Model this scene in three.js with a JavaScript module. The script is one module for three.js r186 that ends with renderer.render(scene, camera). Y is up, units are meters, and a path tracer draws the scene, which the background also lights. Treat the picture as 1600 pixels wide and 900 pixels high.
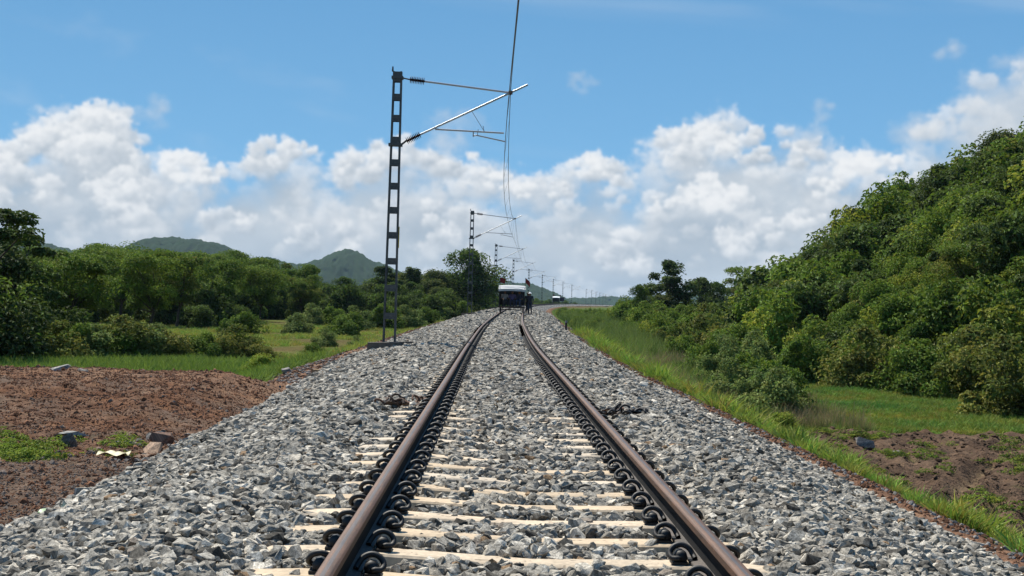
import * as THREE from 'three';
import { mergeGeometries, toCreasedNormals } from 'three/addons/utils/BufferGeometryUtils.js';
import { ConvexGeometry } from 'three/addons/geometries/ConvexGeometry.js';
import { MarchingCubes } from 'three/addons/objects/MarchingCubes.js';

// ---------- camera, sky, sun, exposure ----------
const scene = new THREE.Scene();
const EYE = 1.107;                                     // metres above the rail tops
const camera = new THREE.PerspectiveCamera(24.53, 16 / 9, 0.1, 9000);
camera.position.set(0, EYE, 0);
camera.rotation.set(0.01063, 0, 0.031, 'YXZ');
const renderer = new THREE.WebGLRenderer({ antialias: true });
renderer.toneMapping = THREE.LinearToneMapping;
const EXPOSURE = 1.5;
renderer.toneMappingExposure = EXPOSURE;
renderer.shadowMap.enabled = true;

const sun = new THREE.DirectionalLight(new THREE.Color().setRGB(1, 0.945, 0.84), 4.9);
const SUN = new THREE.Vector3(-0.30, 0.82, -0.50).normalize();
sun.position.copy(SUN).multiplyScalar(200); sun.castShadow = true; sun.name = 'sun';
sun.shadow.mapSize.set(4096, 4096); sun.shadow.radius = 1;
Object.assign(sun.shadow.camera, { left: -120, right: 120, top: 120, bottom: -120, near: 1, far: 600 });
scene.add(sun); scene.add(sun.target);

// ---------- noise and random numbers ----------
function rng(seed) { let a = seed >>> 0; return () => { a = (a + 0x6D2B79F5) >>> 0; let t = a; t = Math.imul(t ^ (t >>> 15), t | 1); t ^= t + Math.imul(t ^ (t >>> 7), t | 61); return ((t ^ (t >>> 14)) >>> 0) / 4294967296; }; }
const PERM = new Uint8Array(1024), GX = new Float32Array(256), GY = new Float32Array(256);
{ const r = rng(77), p = [...Array(256).keys()]; for (let i = 255; i > 0; i--) { const j = Math.floor(r() * (i + 1)); [p[i], p[j]] = [p[j], p[i]]; } for (let i = 0; i < 1024; i++) PERM[i] = p[i & 255]; for (let i = 0; i < 256; i++) { const a = r() * 6.2832; GX[i] = Math.cos(a); GY[i] = Math.sin(a); } }
function noise(x, y) {                                  // gradient noise, about -1 to 1
  const xf = Math.floor(x), yf = Math.floor(y), X = xf & 255, Y = yf & 255; x -= xf; y -= yf;
  const u = x * x * x * (x * (x * 6 - 15) + 10), v = y * y * y * (y * (y * 6 - 15) + 10);
  const a = PERM[PERM[X] + Y], b = PERM[PERM[X + 1] + Y], c = PERM[PERM[X] + Y + 1], d = PERM[PERM[X + 1] + Y + 1];
  const n0 = GX[a] * x + GY[a] * y, n1 = GX[b] * (x - 1) + GY[b] * y, n2 = GX[c] * x + GY[c] * (y - 1), n3 = GX[d] * (x - 1) + GY[d] * (y - 1);
  return 1.45 * ((n0 + (n1 - n0) * u) * (1 - v) + (n2 + (n3 - n2) * u) * v);
}
function fbm(x, y, o = 4, g = 0.5) { let s = 0, a = 1, t = 0; for (let i = 0; i < o; i++) { s += a * noise(x + i * 17.3, y - i * 9.1); t += a; a *= g; x *= 2.03; y *= 2.03; } return s / t; }
function billow(x, y, o = 4, g = 0.5) { let s = 0, a = 1, t = 0; for (let i = 0; i < o; i++) { s += a * (1 - 2 * Math.abs(noise(x + i * 7.7, y + i * 3.3))); t += a; a *= g; x *= 2.07; y *= 2.07; } return s / t; }
const clamp = (x, a = 0, b = 1) => Math.min(b, Math.max(a, x));
const sstep = (a, b, x) => { const t = clamp((x - a) / (b - a)); return t * t * (3 - 2 * t); };
const mix = (a, b, t) => a + (b - a) * t;
const mix3 = (a, b, t) => [mix(a[0], b[0], t), mix(a[1], b[1], t), mix(a[2], b[2], t)];
function table(pts) { return (x) => { if (x <= pts[0][0]) return pts[0][1]; for (let i = 1; i < pts.length; i++) if (x <= pts[i][0]) { const [x0, y0] = pts[i - 1], [x1, y1] = pts[i]; return y0 + (y1 - y0) * (x - x0) / (x1 - x0); } return pts[pts.length - 1][1]; }; }
function smoothTable(pts) {                              // Catmull-Rom through the points
  const n = pts.length, m = pts.map((p, i) => i === 0 ? (pts[1][1] - p[1]) / (pts[1][0] - p[0]) : i === n - 1 ? (p[1] - pts[n - 2][1]) / (p[0] - pts[n - 2][0]) : (pts[i + 1][1] - pts[i - 1][1]) / (pts[i + 1][0] - pts[i - 1][0]));
  return (x) => { if (x <= pts[0][0]) return pts[0][1] + m[0] * (x - pts[0][0]); if (x >= pts[n - 1][0]) return pts[n - 1][1] + m[n - 1] * (x - pts[n - 1][0]); let i = 1; while (x > pts[i][0]) i++; const h = pts[i][0] - pts[i - 1][0], t = (x - pts[i - 1][0]) / h, t2 = t * t, t3 = t2 * t; return (2 * t3 - 3 * t2 + 1) * pts[i - 1][1] + (t3 - 2 * t2 + t) * h * m[i - 1] + (-2 * t3 + 3 * t2) * pts[i][1] + (t3 - t2) * h * m[i]; };
}

// ---------- the sky: blue air with a bank of cumulus all round ----------
{
  const W = 4096, H = 2048, PX = W / 360, data = new Float32Array(W * H * 4), D = Math.PI / 180;
  // height of the cloud bank in degrees by compass bearing (0 = along the track)
  const front = smoothTable([[-40, 5.6], [-33, 6.6], [-27, 4.8], [-22.2, 5.9], [-20, 6.7], [-18, 7.6], [-16.6, 7.7], [-15.2, 6.2], [-14, 5.6], [-12.5, 5.6], [-11, 6.5], [-9.7, 6.9], [-8.5, 6.0], [-7, 6.5], [-5.4, 7.3], [-4, 6.8], [-2.8, 6.1], [-1.9, 6.4], [-1, 5.9], [0.6, 5.6], [2.5, 6.2], [3.6, 6.5], [5.5, 5.8], [6.6, 7.2], [8.3, 8.2], [9.4, 8.3], [11, 7.9], [12.8, 7.5], [13.6, 6.6], [14.6, 6.9], [16, 6.9], [17.2, 8.0], [18.7, 9.2], [20, 10.6], [21, 10.7], [22.2, 10.2], [26, 8.6], [31, 7.2], [36, 8.2], [41, 6.0]]);
  const far = (az) => 6.6 + 2.4 * noise(az * 0.055 + 3.1, 4.7) + 1.2 * noise(az * 0.17, 8.2);
  const bank = (az) => { const n = sstep(42, 34, Math.abs(az)); return n > 0 ? mix(far(az), front(az), n) : far(az); };
  const BANK = new Float32Array(W); for (let i = 0; i < W; i++) { let az = (i / W - 0.25) * 360; if (az > 180) az -= 360; BANK[i] = bank(az); }
  const J0 = H / 2;
  for (let j = 0; j < H; j++) {
    const el = (j + 0.5) / H * 180 - 90, t = clamp(el / 90), g = Math.pow(1 - t, 5.5), air = [mix(0.055, 0.275, g), mix(0.215, 0.60, g), mix(0.50, 0.93, g)];
    for (let i = 0; i < W; i++) {
      let az = ((i + 0.5) / W - 0.25) * 360; if (az > 180) az -= 360;
      const k = (j * W + i) * 4; data[k + 3] = 1;
      if (el < 0) { data[k] = 0.20; data[k + 1] = 0.22; data[k + 2] = 0.19; continue; }
      let c = air;
      if (el > 3) {                                        // thin high wisps, all round
        const wx = az * Math.cos(el * D), s = fbm(wx * 0.07 + 1.7 * noise(wx * 0.03, el * 0.06), el * 0.40 + wx * 0.03, 5);
        c = mix3(c, [0.55, 0.66, 0.79], 0.34 * sstep(0.10, 0.75, s) * sstep(3, 9, el));
      }
      if (el < 14) {                                       // the soft grey body of the bank
        const e = BANK[i] - 0.9 + 1.1 * fbm(az * 0.4, el * 0.5 + 3, 4) - el, a = sstep(-0.2, 2.2, e) * 0.95;
        const v = 0.5 + 0.9 * fbm(az * 0.22 + 9, el * 0.5, 5); c = mix3(c, mix3([0.40, 0.475, 0.56], [0.60, 0.66, 0.72], clamp(v)), a);
      }
      data[k] = c[0]; data[k + 1] = c[1]; data[k + 2] = c[2];
    }
  }
  // heaps of cloud, painted back to front: each is a lit ball with a ragged edge
  const shade = [0.37, 0.445, 0.53], body = [0.57, 0.63, 0.695], white = [0.90, 0.915, 0.93];
  function heap(az, el, r, op, tone, soft, contrast) {
    const x0 = Math.floor(((az - r * 1.5) / 360 + 0.25) * W), x1 = Math.ceil(((az + r * 1.5) / 360 + 0.25) * W), y0 = Math.max(J0, Math.floor((el - r * 1.3 + 90) / 180 * H)), y1 = Math.ceil((el + r * 1.3 + 90) / 180 * H), sd = az * 3.7 + el * 11.3, fr = 0.85 / Math.sqrt(r);
    for (let j = y0; j <= y1; j++) for (let i = x0; i <= x1; i++) {
      const a = ((i + 0.5) / W - 0.25) * 360, e = (j + 0.5) / H * 180 - 90, dx = (a - az) / r, dy = (e - el) / (r * 0.82), d0 = Math.hypot(dx, dy); if (d0 > 1.5) continue;
      const n = fbm(a * fr * 1.9 + sd, e * fr * 2.5 - sd, 6, 0.62), d = d0 + 0.95 * n; if (d > 1) continue;
      const al = op * sstep(1, 1 - soft * (0.6 + 0.9 * clamp(0.5 - dy)), d) * sstep(-1.15, -0.1, dy + 0.3 * n); if (al < 0.004) continue;
      const nz = Math.sqrt(Math.max(0, 1 - Math.min(1, d0 * d0))), lit = clamp(tone + contrast * (0.62 * dy - 0.22 * dx + 0.12 * nz - 0.75 * n + 0.02));
      const c = lit < 0.45 ? mix3(shade, body, lit / 0.45) : mix3(body, white, (lit - 0.45) / 0.55), k = (j * W + ((i % W) + W) % W) * 4;
      data[k] = mix(data[k], c[0], al); data[k + 1] = mix(data[k + 1], c[1], al); data[k + 2] = mix(data[k + 2], c[2], al);
    }
  }
  const r = rng(2024);
  for (let k = 0; k < 1500; k++) {                         // the wide soft heaps of the bank, all the way round
    const az = r() * 360 - 180, tp = bank(az), q = Math.pow(r(), 0.8), el = q * (tp - 0.5), s = (0.5 + 1.3 * r()) * mix(0.75, 1, q);
    heap(az, Math.min(el, tp - s * 0.62), s, 0.30 + 0.35 * r(), 0.28 + 0.26 * r(), 0.75, 0.55 + 0.3 * r());
  }
  for (let k = 0; k < 900; k++) {                          // firmer heads along its crest
    const az = r() * 360 - 180, tp = bank(az), s = 0.25 + 0.6 * r(); heap(az, tp - s * 0.7 - 1.5 * r() * r(), s, 0.62, 0.40 + 0.2 * r(), 0.5, 0.75);
  }
  for (let k = 0; k < 90; k++) { const az = 45 + r() * 270, tp = bank(az); for (let m = 0; m < 9; m++) heap(az + (r() - 0.5) * 2.4, tp - 1.4 + (r() - 0.5) * 1.4, 0.25 + 0.5 * r(), 0.8, 0.62 + 0.12 * r(), 0.5, 0.6); }
  // the sunlit heads and the torn scraps that stand over the line
  const heads = [[-18.2, 6.3, 1.5, .62, 26], [-17.0, 5.2, 1.6, .56, 16], [-20.6, 5.2, 1.2, .58, 12], [-22.6, 6.0, .35, .8, 4], [-14.0, 5.3, .85, .78, 16], [-12.9, 5.1, .5, .7, 7], [-10.4, 5.9, 1.0, .6, 14], [-9.3, 6.3, .55, .62, 8], [-5.2, 6.3, .9, .62, 14], [-6.6, 5.5, 1.0, .56, 12], [-3.4, 5.9, .8, .5, 8], [-1.9, 6.25, .3, .84, 6], [-.7, 5.3, .55, .72, 10], [.6, 4.9, .5, .8, 8], [3.1, 6.1, .6, .82, 14], [4.0, 5.6, .8, .62, 10], [1.9, 5.0, .5, .6, 6], [7.2, 6.9, 1.0, .66, 14], [8.7, 7.3, .9, .7, 12], [10.2, 7.0, 1.0, .56, 10], [12.0, 6.7, .7, .58, 8], [8.6, 5.0, 1.0, .82, 16], [7.3, 4.9, .6, .76, 7], [6.2, 4.5, .5, .74, 6], [14.3, 6.2, .75, .92, 16], [15.6, 6.3, .6, .84, 10], [13.1, 5.3, .6, .72, 8], [16.2, 5.4, .8, .56, 8], [-20.5, 4.0, 1.3, .6, 10], [-16.5, 3.2, 1.3, .62, 10], [-12.2, 3.0, 1.0, .52, 6], [-3.0, 3.2, 1.2, .55, 8], [5.0, 2.2, 1.2, .56, 8], [10.2, 2.8, 1.2, .58, 8], [12.4, 3.6, .8, .66, 7], [-8, 2.3, 1.2, .54, 7]];
  for (const [a, e, s, t, n] of heads) for (let k = 0; k < n; k++) { const q = r() * 6.283, m = Math.sqrt(r()) * s; heap(a + m * Math.cos(q) * 1.1, e + m * Math.sin(q) * 0.75 - 0.1, s * (0.26 + 0.42 * r()), 0.8, (t < 0.7 ? t - 0.17 : t - 0.02) + (r() - 0.5) * 0.2, 0.34, 0.85); }
  const veils = [[19.4, 8.7, 1.2], [20.6, 9.6, 1.0], [18.2, 7.6, 1.3], [21.8, 8.4, 1.6], [17, 7.4, .9], [23.5, 9.2, 1.4], [2.8, 9.45, .55], [13.1, 8.4, .5], [-15.2, 7.4, .7], [-2.3, 6.9, 1.2], [12.7, 7.4, .6], [17.9, 10.6, .5]];
  for (const [a, e, s] of veils) for (let k = 0; k < 9; k++) { const q = r() * 6.283, m = Math.sqrt(r()) * s; heap(a + m * Math.cos(q), e + m * Math.sin(q) * 0.9, s * (0.4 + 0.5 * r()), 0.20, 0.34 + 0.24 * r(), 1, 0.3); }
  for (let k = 0; k < data.length; k++) if (k % 4 !== 3) data[k] /= EXPOSURE;      // the picture's exposure, taken back out
  const tex = new THREE.DataTexture(data, W, H, THREE.RGBAFormat, THREE.FloatType);
  tex.mapping = THREE.EquirectangularReflectionMapping; tex.magFilter = THREE.LinearFilter; tex.minFilter = THREE.LinearFilter; tex.needsUpdate = true;
  scene.background = tex; scene.environment = tex;
}

// ---------- small building kit ----------
const used = {};
function numbered(name) { const n = used[name] = (used[name] ?? -1) + 1; return n ? name + '_' + String(n).padStart(3, '0') : name; }
function tag(o, label, category, group) { o.userData.label = label; o.userData.category = category; if (group) o.userData.group = group; return o; }
function kind(o, k, label, category) { o.userData.kind = k; if (label) o.userData.label = label; if (category) o.userData.category = category; return o; }
function top(name, geo, mat) { const o = geo ? new THREE.Mesh(geo, mat) : new THREE.Group(); o.name = numbered(name); scene.add(o); return o; }
function part(name, geo, mat, parent) { const o = new THREE.Mesh(geo, mat); o.name = name; parent.add(o); return o; }
const ORD = ['nearest', 'second', 'third', 'fourth', 'fifth', 'sixth', 'seventh', 'eighth', 'ninth', 'tenth', 'eleventh', 'twelfth', 'thirteenth', 'fourteenth', 'fifteenth', 'sixteenth', 'seventeenth', 'eighteenth', 'nineteenth', 'twentieth', 'twenty-first', 'twenty-second', 'twenty-third', 'twenty-fourth', 'twenty-fifth', 'twenty-sixth', 'twenty-seventh', 'twenty-eighth', 'twenty-ninth', 'thirtieth'];
const lin = (r, g, b) => new THREE.Color().setRGB(r, g, b);
function std(rgb, rough = 0.8, extra = {}) { return new THREE.MeshStandardMaterial({ color: lin(...rgb), roughness: rough, side: THREE.DoubleSide, ...extra }); }
function box(w, h, d, x = 0, y = 0, z = 0) { const g = new THREE.BoxGeometry(w, h, d); g.translate(x, y, z); return g; }
function bar(a, b, r0, r1 = r0, seg = 8) {                // a round bar from a to b
  const A = new THREE.Vector3(...a), B = new THREE.Vector3(...b), L = A.distanceTo(B), g = new THREE.CylinderGeometry(r1, r0, L, seg);
  g.applyQuaternion(new THREE.Quaternion().setFromUnitVectors(new THREE.Vector3(0, 1, 0), B.clone().sub(A).normalize())); const m = A.add(B).multiplyScalar(0.5); g.translate(m.x, m.y, m.z); return g;
}
function tube(pts, r, seg = 24, rad = 7) { return new THREE.TubeGeometry(new THREE.CatmullRomCurve3(pts.map((p) => new THREE.Vector3(...p))), seg, r, rad, false); }
function grainTexture(size, f, srgb = true) {              // f(u, v) in 0..1, both wrapping; returns [r,g,b] 0..255
  const d = new Uint8Array(size * size * 4);
  for (let j = 0; j < size; j++) for (let i = 0; i < size; i++) { const c = f(i / size, j / size), k = (j * size + i) * 4; d[k] = clamp(c[0], 0, 255); d[k + 1] = clamp(c[1], 0, 255); d[k + 2] = clamp(c[2], 0, 255); d[k + 3] = 255; }
  const t = new THREE.DataTexture(d, size, size); t.wrapS = t.wrapT = THREE.RepeatWrapping; t.magFilter = THREE.LinearFilter; t.minFilter = THREE.LinearMipmapLinearFilter; t.generateMipmaps = true; if (srgb) t.colorSpace = THREE.SRGBColorSpace; t.needsUpdate = true; return t;
}
function wrapNoise(u, v, n, o = 4) {                      // noise that tiles after n cells
  let s = 0, a = 1, t = 0, x = u * n, y = v * n, m = n;
  for (let i = 0; i < o; i++) { s += a * wrap1(x, y, m, i * 37); t += a; a *= 0.55; x *= 2; y *= 2; m *= 2; } return s / t;
}
function wrap1(x, y, m, off) {
  const X0 = Math.floor(x), Y0 = Math.floor(y), fx = x - X0, fy = y - Y0, u = fx * fx * (3 - 2 * fx), v = fy * fy * (3 - 2 * fy);
  const h = (a, b) => { const i = PERM[(PERM[((a % m + m) % m + off) & 255] + ((b % m + m) % m)) & 255]; return i / 127.5 - 1; };
  return mix(mix(h(X0, Y0), h(X0 + 1, Y0), u), mix(h(X0, Y0 + 1), h(X0 + 1, Y0 + 1), u), v);
}

// ---------- where the line runs ----------
// D is the distance ahead of the camera (z = -D); the line runs straight, then bends right and climbs a little
const lineX = smoothTable([[-30, 0.62], [0, 0.23], [18, 0], [34, -0.2], [51, -0.3], [66, -0.28], [83, -0.16], [103, 0.06], [168, 1.2], [232, 3.5], [296, 7.0], [360, 11.5], [424, 16.5], [487, 22], [551, 28.2], [615, 34.8], [679, 41.4], [1010, 75.5]]);
const railY = smoothTable([[-30, 0], [0, 0], [36, 0], [53, 0.09], [83, 0.22], [106, 0.35], [177, 0.60], [232, 0.74], [296, 0.85], [360, 1.0], [424, 1.08], [487, 1.14], [551, 1.18], [1010, 1.2]]);
const CANT = 0.015;
function along(D) { const e = 0.5, th = Math.atan((lineX(D + e) - lineX(D - e)) / (2 * e)); return { c: Math.cos(th), s: Math.sin(th), x: lineX(D), th }; }
function onLine(t, D, y = 0) { const a = along(D); return [a.x + t * a.c, railY(D) + y - t * CANT, -D + t * a.s]; }
// the ballast bank, relative to the rail tops, by offset from the centre line
const toeL = table([[0, 3.35], [10, 3.4], [21, 3.6], [33, 4.1], [60, 4.0], [120, 3.9]]);
const toeR = table([[0, 3.45], [20, 3.4], [45, 3.3], [120, 3.5]]);
function ballastY(t, D) {
  const a = Math.abs(t), sh = t < 0 ? toeL(D) : toeR(D);
  let y = -0.192; if (a > 0.75 && a < 1.0) y = -0.19;
  if (a >= 1.0) y = mix(t < 0 ? -0.212 : -0.195, -0.165, sstep(1.28, 1.72, a));
  const brk = 1.75; if (a > brk) { const q = (a - brk) / (sh - brk); y = -0.165 - 0.42 * Math.pow(q, 1.12); }
  return y + 0.022 * noise(t * 2.1 + 30, D * 1.9) + 0.02 * noise(t * 0.7, D * 0.5);
}

// ---------- the lie of the land ----------
const hillToe = table([[0, 15], [30, 15.5], [36, 13.2], [43, 10.8], [52, 9.4], [62, 10.5], [80, 13.8], [105, 19], [135, 27], [170, 40], [230, 62], [400, 120], [900, 300]]);
function hillUp(x, D) { const d = x - hillToe(D); if (d <= 0) return 0; const e = d < 34 ? d : 34 + 10 * (1 - Math.exp(-(d - 34) / 10)), q = e < 12 ? e : 12 + (e - 12) * 0.68; return (0.69 * q - 1.0 * (1 - Math.exp(-q / 3))) * (1 + 0.10 * noise(x * 0.06, D * 0.06)) + 0.5 * noise(x * 0.16, D * 0.16) * sstep(0, 6, d); }
function groundInfo(x, D) {                              // height relative to the near rail tops and what lies there
  const t = x - lineX(D), a = Math.abs(t), ry = railY(D); let y, k = 'field';
  if (t < 0) {
    const toe = toeL(D), fieldY = mix(-1.18, -0.95, sstep(60, 140, D)) + 0.06 * noise(x * 0.25, D * 0.2) + 0.10 * noise(x * 0.05 + 9, D * 0.05), bankY = ry - 0.56;
    const q = sstep(toe + 0.2, toe + 2.6, a); y = mix(bankY, fieldY, q);
    // the bare earth platform beside the near track, with a low bank along its far side
    const edge = 23.6 + 0.5 * noise(x * 0.5, 3) - 0.05 * (a - 4), plat = sstep(edge + 2.6, edge - 0.4, D);
    let py = -0.60 + 0.32 * sstep(14.6, 18.6, D + 0.7 * noise(x * 0.8, D * 0.5)) * sstep(toe, toe + 1.4, a) - 0.10 * sstep(13, 8.5, D) + 0.05 * fbm(x * 1.4, D * 1.4, 4) + 0.05 * fbm(x * 4.5, D * 4.5, 3);
    py += 0.06 * sstep(0.1, 0.6, fbm(x * 0.9, D * 0.9 + 7, 3)) * sstep(14, 18, D);
    y = mix(y, py, plat * sstep(toe - 0.6, toe + 0.1, a) + 0);
    if (plat > 0.4) k = 'dirt'; else if (a < toe + 1.3) k = 'shoulder'; else if (D < 46) k = 'paddy'; else k = 'field';
    if (a < toe) y = Math.min(y, ry + ballastY(t, D) - 0.05);
  } else {
    const toe = toeR(D), lowY = mix(-1.26, -0.75, sstep(45, 120, D)), q = sstep(toe + 0.1, toe + 1.75, a);
    y = mix(ry - 0.585 - 0.05 * sstep(toe, toe + 0.5, a), lowY, q);
    const m = mudAt(x, D);
    y += q * (0.06 * noise(x * 0.3, D * 0.3) + 0.03 * fbm(x, D, 3)) + m * mudRelief(x, D);
    y += hillUp(x, D);
    if (a < toe) { y = Math.min(y, ry + ballastY(t, D) - 0.05); k = 'shoulder'; } else if (a < toe + 0.42 + 0.25 * noise(x * 0.8, D * 0.8)) k = 'shoulder'; else if (m > 0.5) k = 'mud'; else k = hillUp(x, D) > 0.15 ? 'hill' : 'verge';
  }
  const far = sstep(150, 700, Math.abs(x)) ; y = mix(y, -1.0, t < 0 ? far : far);
  return { y, k, t };
}
function mudAt(x, D) { const t = x - lineX(D), n = 0.9 * fbm(x * 0.45, D * 0.45 + 11, 4); return sstep(-0.3, 0.3, Math.min(t - (4.75 + 0.035 * (D - 14)), 25.5 - D + 0.18 * (t - 5), D - 11) + n); }
// wheel ruts curve across the churned mud
function rut(x, D, o) { const c = 5.5 + o + 0.42 * (D - 16.5) + 0.012 * (D - 16.5) ** 2, d = (x - c) * 0.9; return Math.exp(-(d * d) / 0.028) - 0.55 * Math.exp(-((Math.abs(d) - 0.34) ** 2) / 0.02); }
function mudRelief(x, D) { const f = x - 0.42 * (D - 16.5) - 0.012 * (D - 16.5) ** 2 + 0.35 * noise(x * 0.9, D * 0.7); return 0.085 * Math.sin(f * 11) * (0.5 + 0.6 * noise(x * 0.8 + 4, D * 0.6)) + 0.10 * fbm(x * 1.5, D * 1.2, 5) + 0.07 * billow(x * 2.2, D * 2.0, 4) - 0.15 * (rut(x, D, 0) + rut(x, D, 1.15)) * sstep(23, 20, D); }
const groundY = (x, D) => groundInfo(x, D).y;

const earthGrain = grainTexture(1024, (u, v) => { const n = wrapNoise(u, v, 12, 6), m = wrapNoise(u + 0.37, v + 0.11, 70, 3), g = 205 + 52 * n + 38 * m; return [g, g * (1 - 0.02 * m), g * (1 - 0.04 * n)]; });
const earthBump = grainTexture(1024, (u, v) => { const n = wrapNoise(u, v, 40, 5), m = wrapNoise(u, v, 150, 2), g = 128 + 90 * n + 50 * m; return [g, g, g]; }, false);
{
  // one sheet, finer near the camera and round the track, out past the far hills
  const Ds = [-30, -15, -6, 0]; { let d = 1.5; while (d < 7000) { Ds.push(d); d *= d < 30 ? 1.0085 : d < 140 ? 1.012 : 1.05; } }
  const ts = []; { let t = 0; while (t < 6500) { ts.push(t); t += t < 2.8 ? 0.45 : t < 13 ? 0.07 : t < 40 ? 0.4 : t * 0.07; } }
  const cols = [...ts.slice(1).reverse().map((t) => -t), ...ts], nc = cols.length, nr = Ds.length;
  const pos = new Float32Array(nc * nr * 3), col = new Float32Array(nc * nr * 3), uv = new Float32Array(nc * nr * 2), idx = [];
  const rust = [0.20, 0.096, 0.052], rustPale = [0.33, 0.195, 0.122], grit = [0.16, 0.108, 0.078], gritPale = [0.21, 0.155, 0.12], grass = [0.115, 0.165, 0.026], grassDry = [0.21, 0.185, 0.06], lush = [0.085, 0.165, 0.018], mud = [0.14, 0.088, 0.057], mudWet = [0.05, 0.034, 0.025], mudPale = [0.20, 0.135, 0.092], leafy = [0.045, 0.075, 0.017];
  for (let j = 0; j < nr; j++) for (let i = 0; i < nc; i++) {
    const D = Ds[j], x = cols[i] + lineX(clamp(D, -30, 300)), g = D > 900 || Math.abs(x) > 900 ? { y: -1, k: 'field', t: cols[i] } : groundInfo(x, D), k = (j * nc + i) * 3;
    pos[k] = x; pos[k + 1] = g.y; pos[k + 2] = -D; uv[(k / 3) * 2] = x / 2.6; uv[(k / 3) * 2 + 1] = D / 2.6;
    const n1 = fbm(x * 0.7, D * 0.7, 4), n2 = fbm(x * 2.9 + 5, D * 2.9, 4), n3 = fbm(x * 0.16 + 2, D * 0.16, 3); let c;
    if (g.k === 'dirt') {
      c = mix3(rust, rustPale, clamp(0.28 + 0.7 * n1 + 0.5 * n2));
      const gr = sstep(-0.25, 0.25, 0.55 * n1 + 0.28 * n2 + sstep(13.8, 11.8, D)); c = mix3(c, mix3(grit, gritPale, clamp(0.4 + n2)), gr * 0.9);
      const pale = sstep(19.5, 21, D + n1) * 0.55; c = mix3(c, rustPale, pale);
      const gw = sstep(0.05, 0.3, n1 * 0.6 + n2 * 0.25 + 0.55 - 0.5 * Math.abs(D - 14.2) / 2 - 0.32 * Math.max(0, -cols[i] * -1 - 0) - 0.36 * Math.abs(cols[i] + 6.9) / 2); c = mix3(c, [0.07, 0.105, 0.024], gw * 0.5);
    } else if (g.k === 'shoulder') { c = mix3([0.24, 0.125, 0.075], [0.36, 0.24, 0.165], clamp(0.4 + 0.8 * n1 + 0.4 * n2)); if (cols[i] > 0) c = mix3(c, [0.17, 0.085, 0.05], 0.4 + 0.4 * n2); }
    else if (g.k === 'paddy') c = mix3(lush, grass, clamp(0.4 + 0.8 * n1));
    else if (g.k === 'mud') { c = mix3(mud, mudPale, clamp(0.35 + 0.9 * n1 + 0.5 * n2)); c = mix3(c, mudWet, sstep(0.1, 0.4, fbm(x * 1.2 + 50, D * 1.2, 4)) * 0.8); const r = Math.max(rut(x, D, 0), rut(x, D, 1.15)); if (r > 0.5 && D < 21) c = mix3(c, [0.24, 0.175, 0.10], 0.6 * sstep(0.5, 0.9, r)); c = mix3(c, grass, 0.6 * sstep(0.22, 0.5, fbm(x * 1.1 - 20, D * 1.1 + 7, 4))); }
    else if (g.k === 'hill') c = mix3(leafy, [0.12, 0.09, 0.045], clamp(0.2 + n1));
    else if (g.k === 'verge') c = mix3(grass, lush, clamp(0.4 + n1));
    else { c = mix3(grass, grassDry, clamp(0.42 + 0.9 * n3 + 0.4 * n1)); const bare = sstep(0.06, 0.3, fbm(x * 0.10 + 31, D * 0.10 + 3, 4) + 0.14 * sstep(55, 75, D)); c = mix3(c, [0.15, 0.092, 0.045], 0.6 * bare); }
    col[k] = c[0]; col[k + 1] = c[1]; col[k + 2] = c[2];
  }
  for (let j = 0; j < nr - 1; j++) for (let i = 0; i < nc - 1; i++) { const a = j * nc + i; idx.push(a, a + 1, a + nc, a + 1, a + nc + 1, a + nc); }
  const g = new THREE.BufferGeometry(); g.setAttribute('position', new THREE.BufferAttribute(pos, 3)); g.setAttribute('color', new THREE.BufferAttribute(col, 3)); g.setAttribute('uv', new THREE.BufferAttribute(uv, 2)); g.setIndex(idx); g.computeVertexNormals();
  kind(top('ground', g, new THREE.MeshPhysicalMaterial({ vertexColors: true, map: earthGrain, bumpMap: earthBump, bumpScale: 0.05, roughness: 1, specularIntensity: 0.1, side: THREE.DoubleSide })), 'structure', 'bare reddish earth, green fields and churned mud either side of the line', 'ground');
  console.log('ground', nc, nr);
}

// ---------- ballast ----------
const stoneGrain = grainTexture(512, (u, v) => { const n = wrapNoise(u, v, 10, 5), m = wrapNoise(u + 0.3, v, 60, 2), g = 190 + 75 * n + 70 * m; return [g, g, g]; });
const ballastPrint = grainTexture(1024, (() => {           // crushed stone seen from far away, each stone its own grey
  const N = 22, r = rng(5), P = []; for (let i = 0; i < N * N; i++) P.push([r(), r(), 40 + 200 * Math.pow(r(), 0.9)]);
  return (u, v) => { const x = u * N, y = v * N, X = Math.floor(x), Y = Math.floor(y); let d1 = 9, d2 = 9, g = 0; for (let b = -1; b < 2; b++) for (let a = -1; a < 2; a++) { const i = ((Y + b + N) % N) * N + (X + a + N) % N, p = P[i], d = Math.hypot(X + a + p[0] - x, (Y + b + p[1] - y) * 1.1); if (d < d1) { d2 = d1; d1 = d; g = p[2]; } else if (d < d2) d2 = d; } const e = sstep(0.02, 0.2, d2 - d1); g = (0.45 + 0.55 * e) * g; return [g, g * 1.0, g * 0.99]; };
})());
const ballastBump = grainTexture(1024, (() => {
  const N = 22, r = rng(5), P = []; for (let i = 0; i < N * N; i++) P.push([r(), r(), r()]);
  return (u, v) => { const x = u * N, y = v * N, X = Math.floor(x), Y = Math.floor(y); let d1 = 9, d2 = 9, h = 0; for (let b = -1; b < 2; b++) for (let a = -1; a < 2; a++) { const p = P[((Y + b + N) % N) * N + (X + a + N) % N], d = Math.hypot(X + a + p[0] - x, (Y + b + p[1] - y) * 1.1); if (d < d1) { d2 = d1; d1 = d; h = p[2]; } else if (d < d2) d2 = d; } const g = 255 * sstep(0, 0.35, d2 - d1) * (0.4 + 0.6 * h); return [g, g, g]; };
})(), false);
let ballast;
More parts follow.
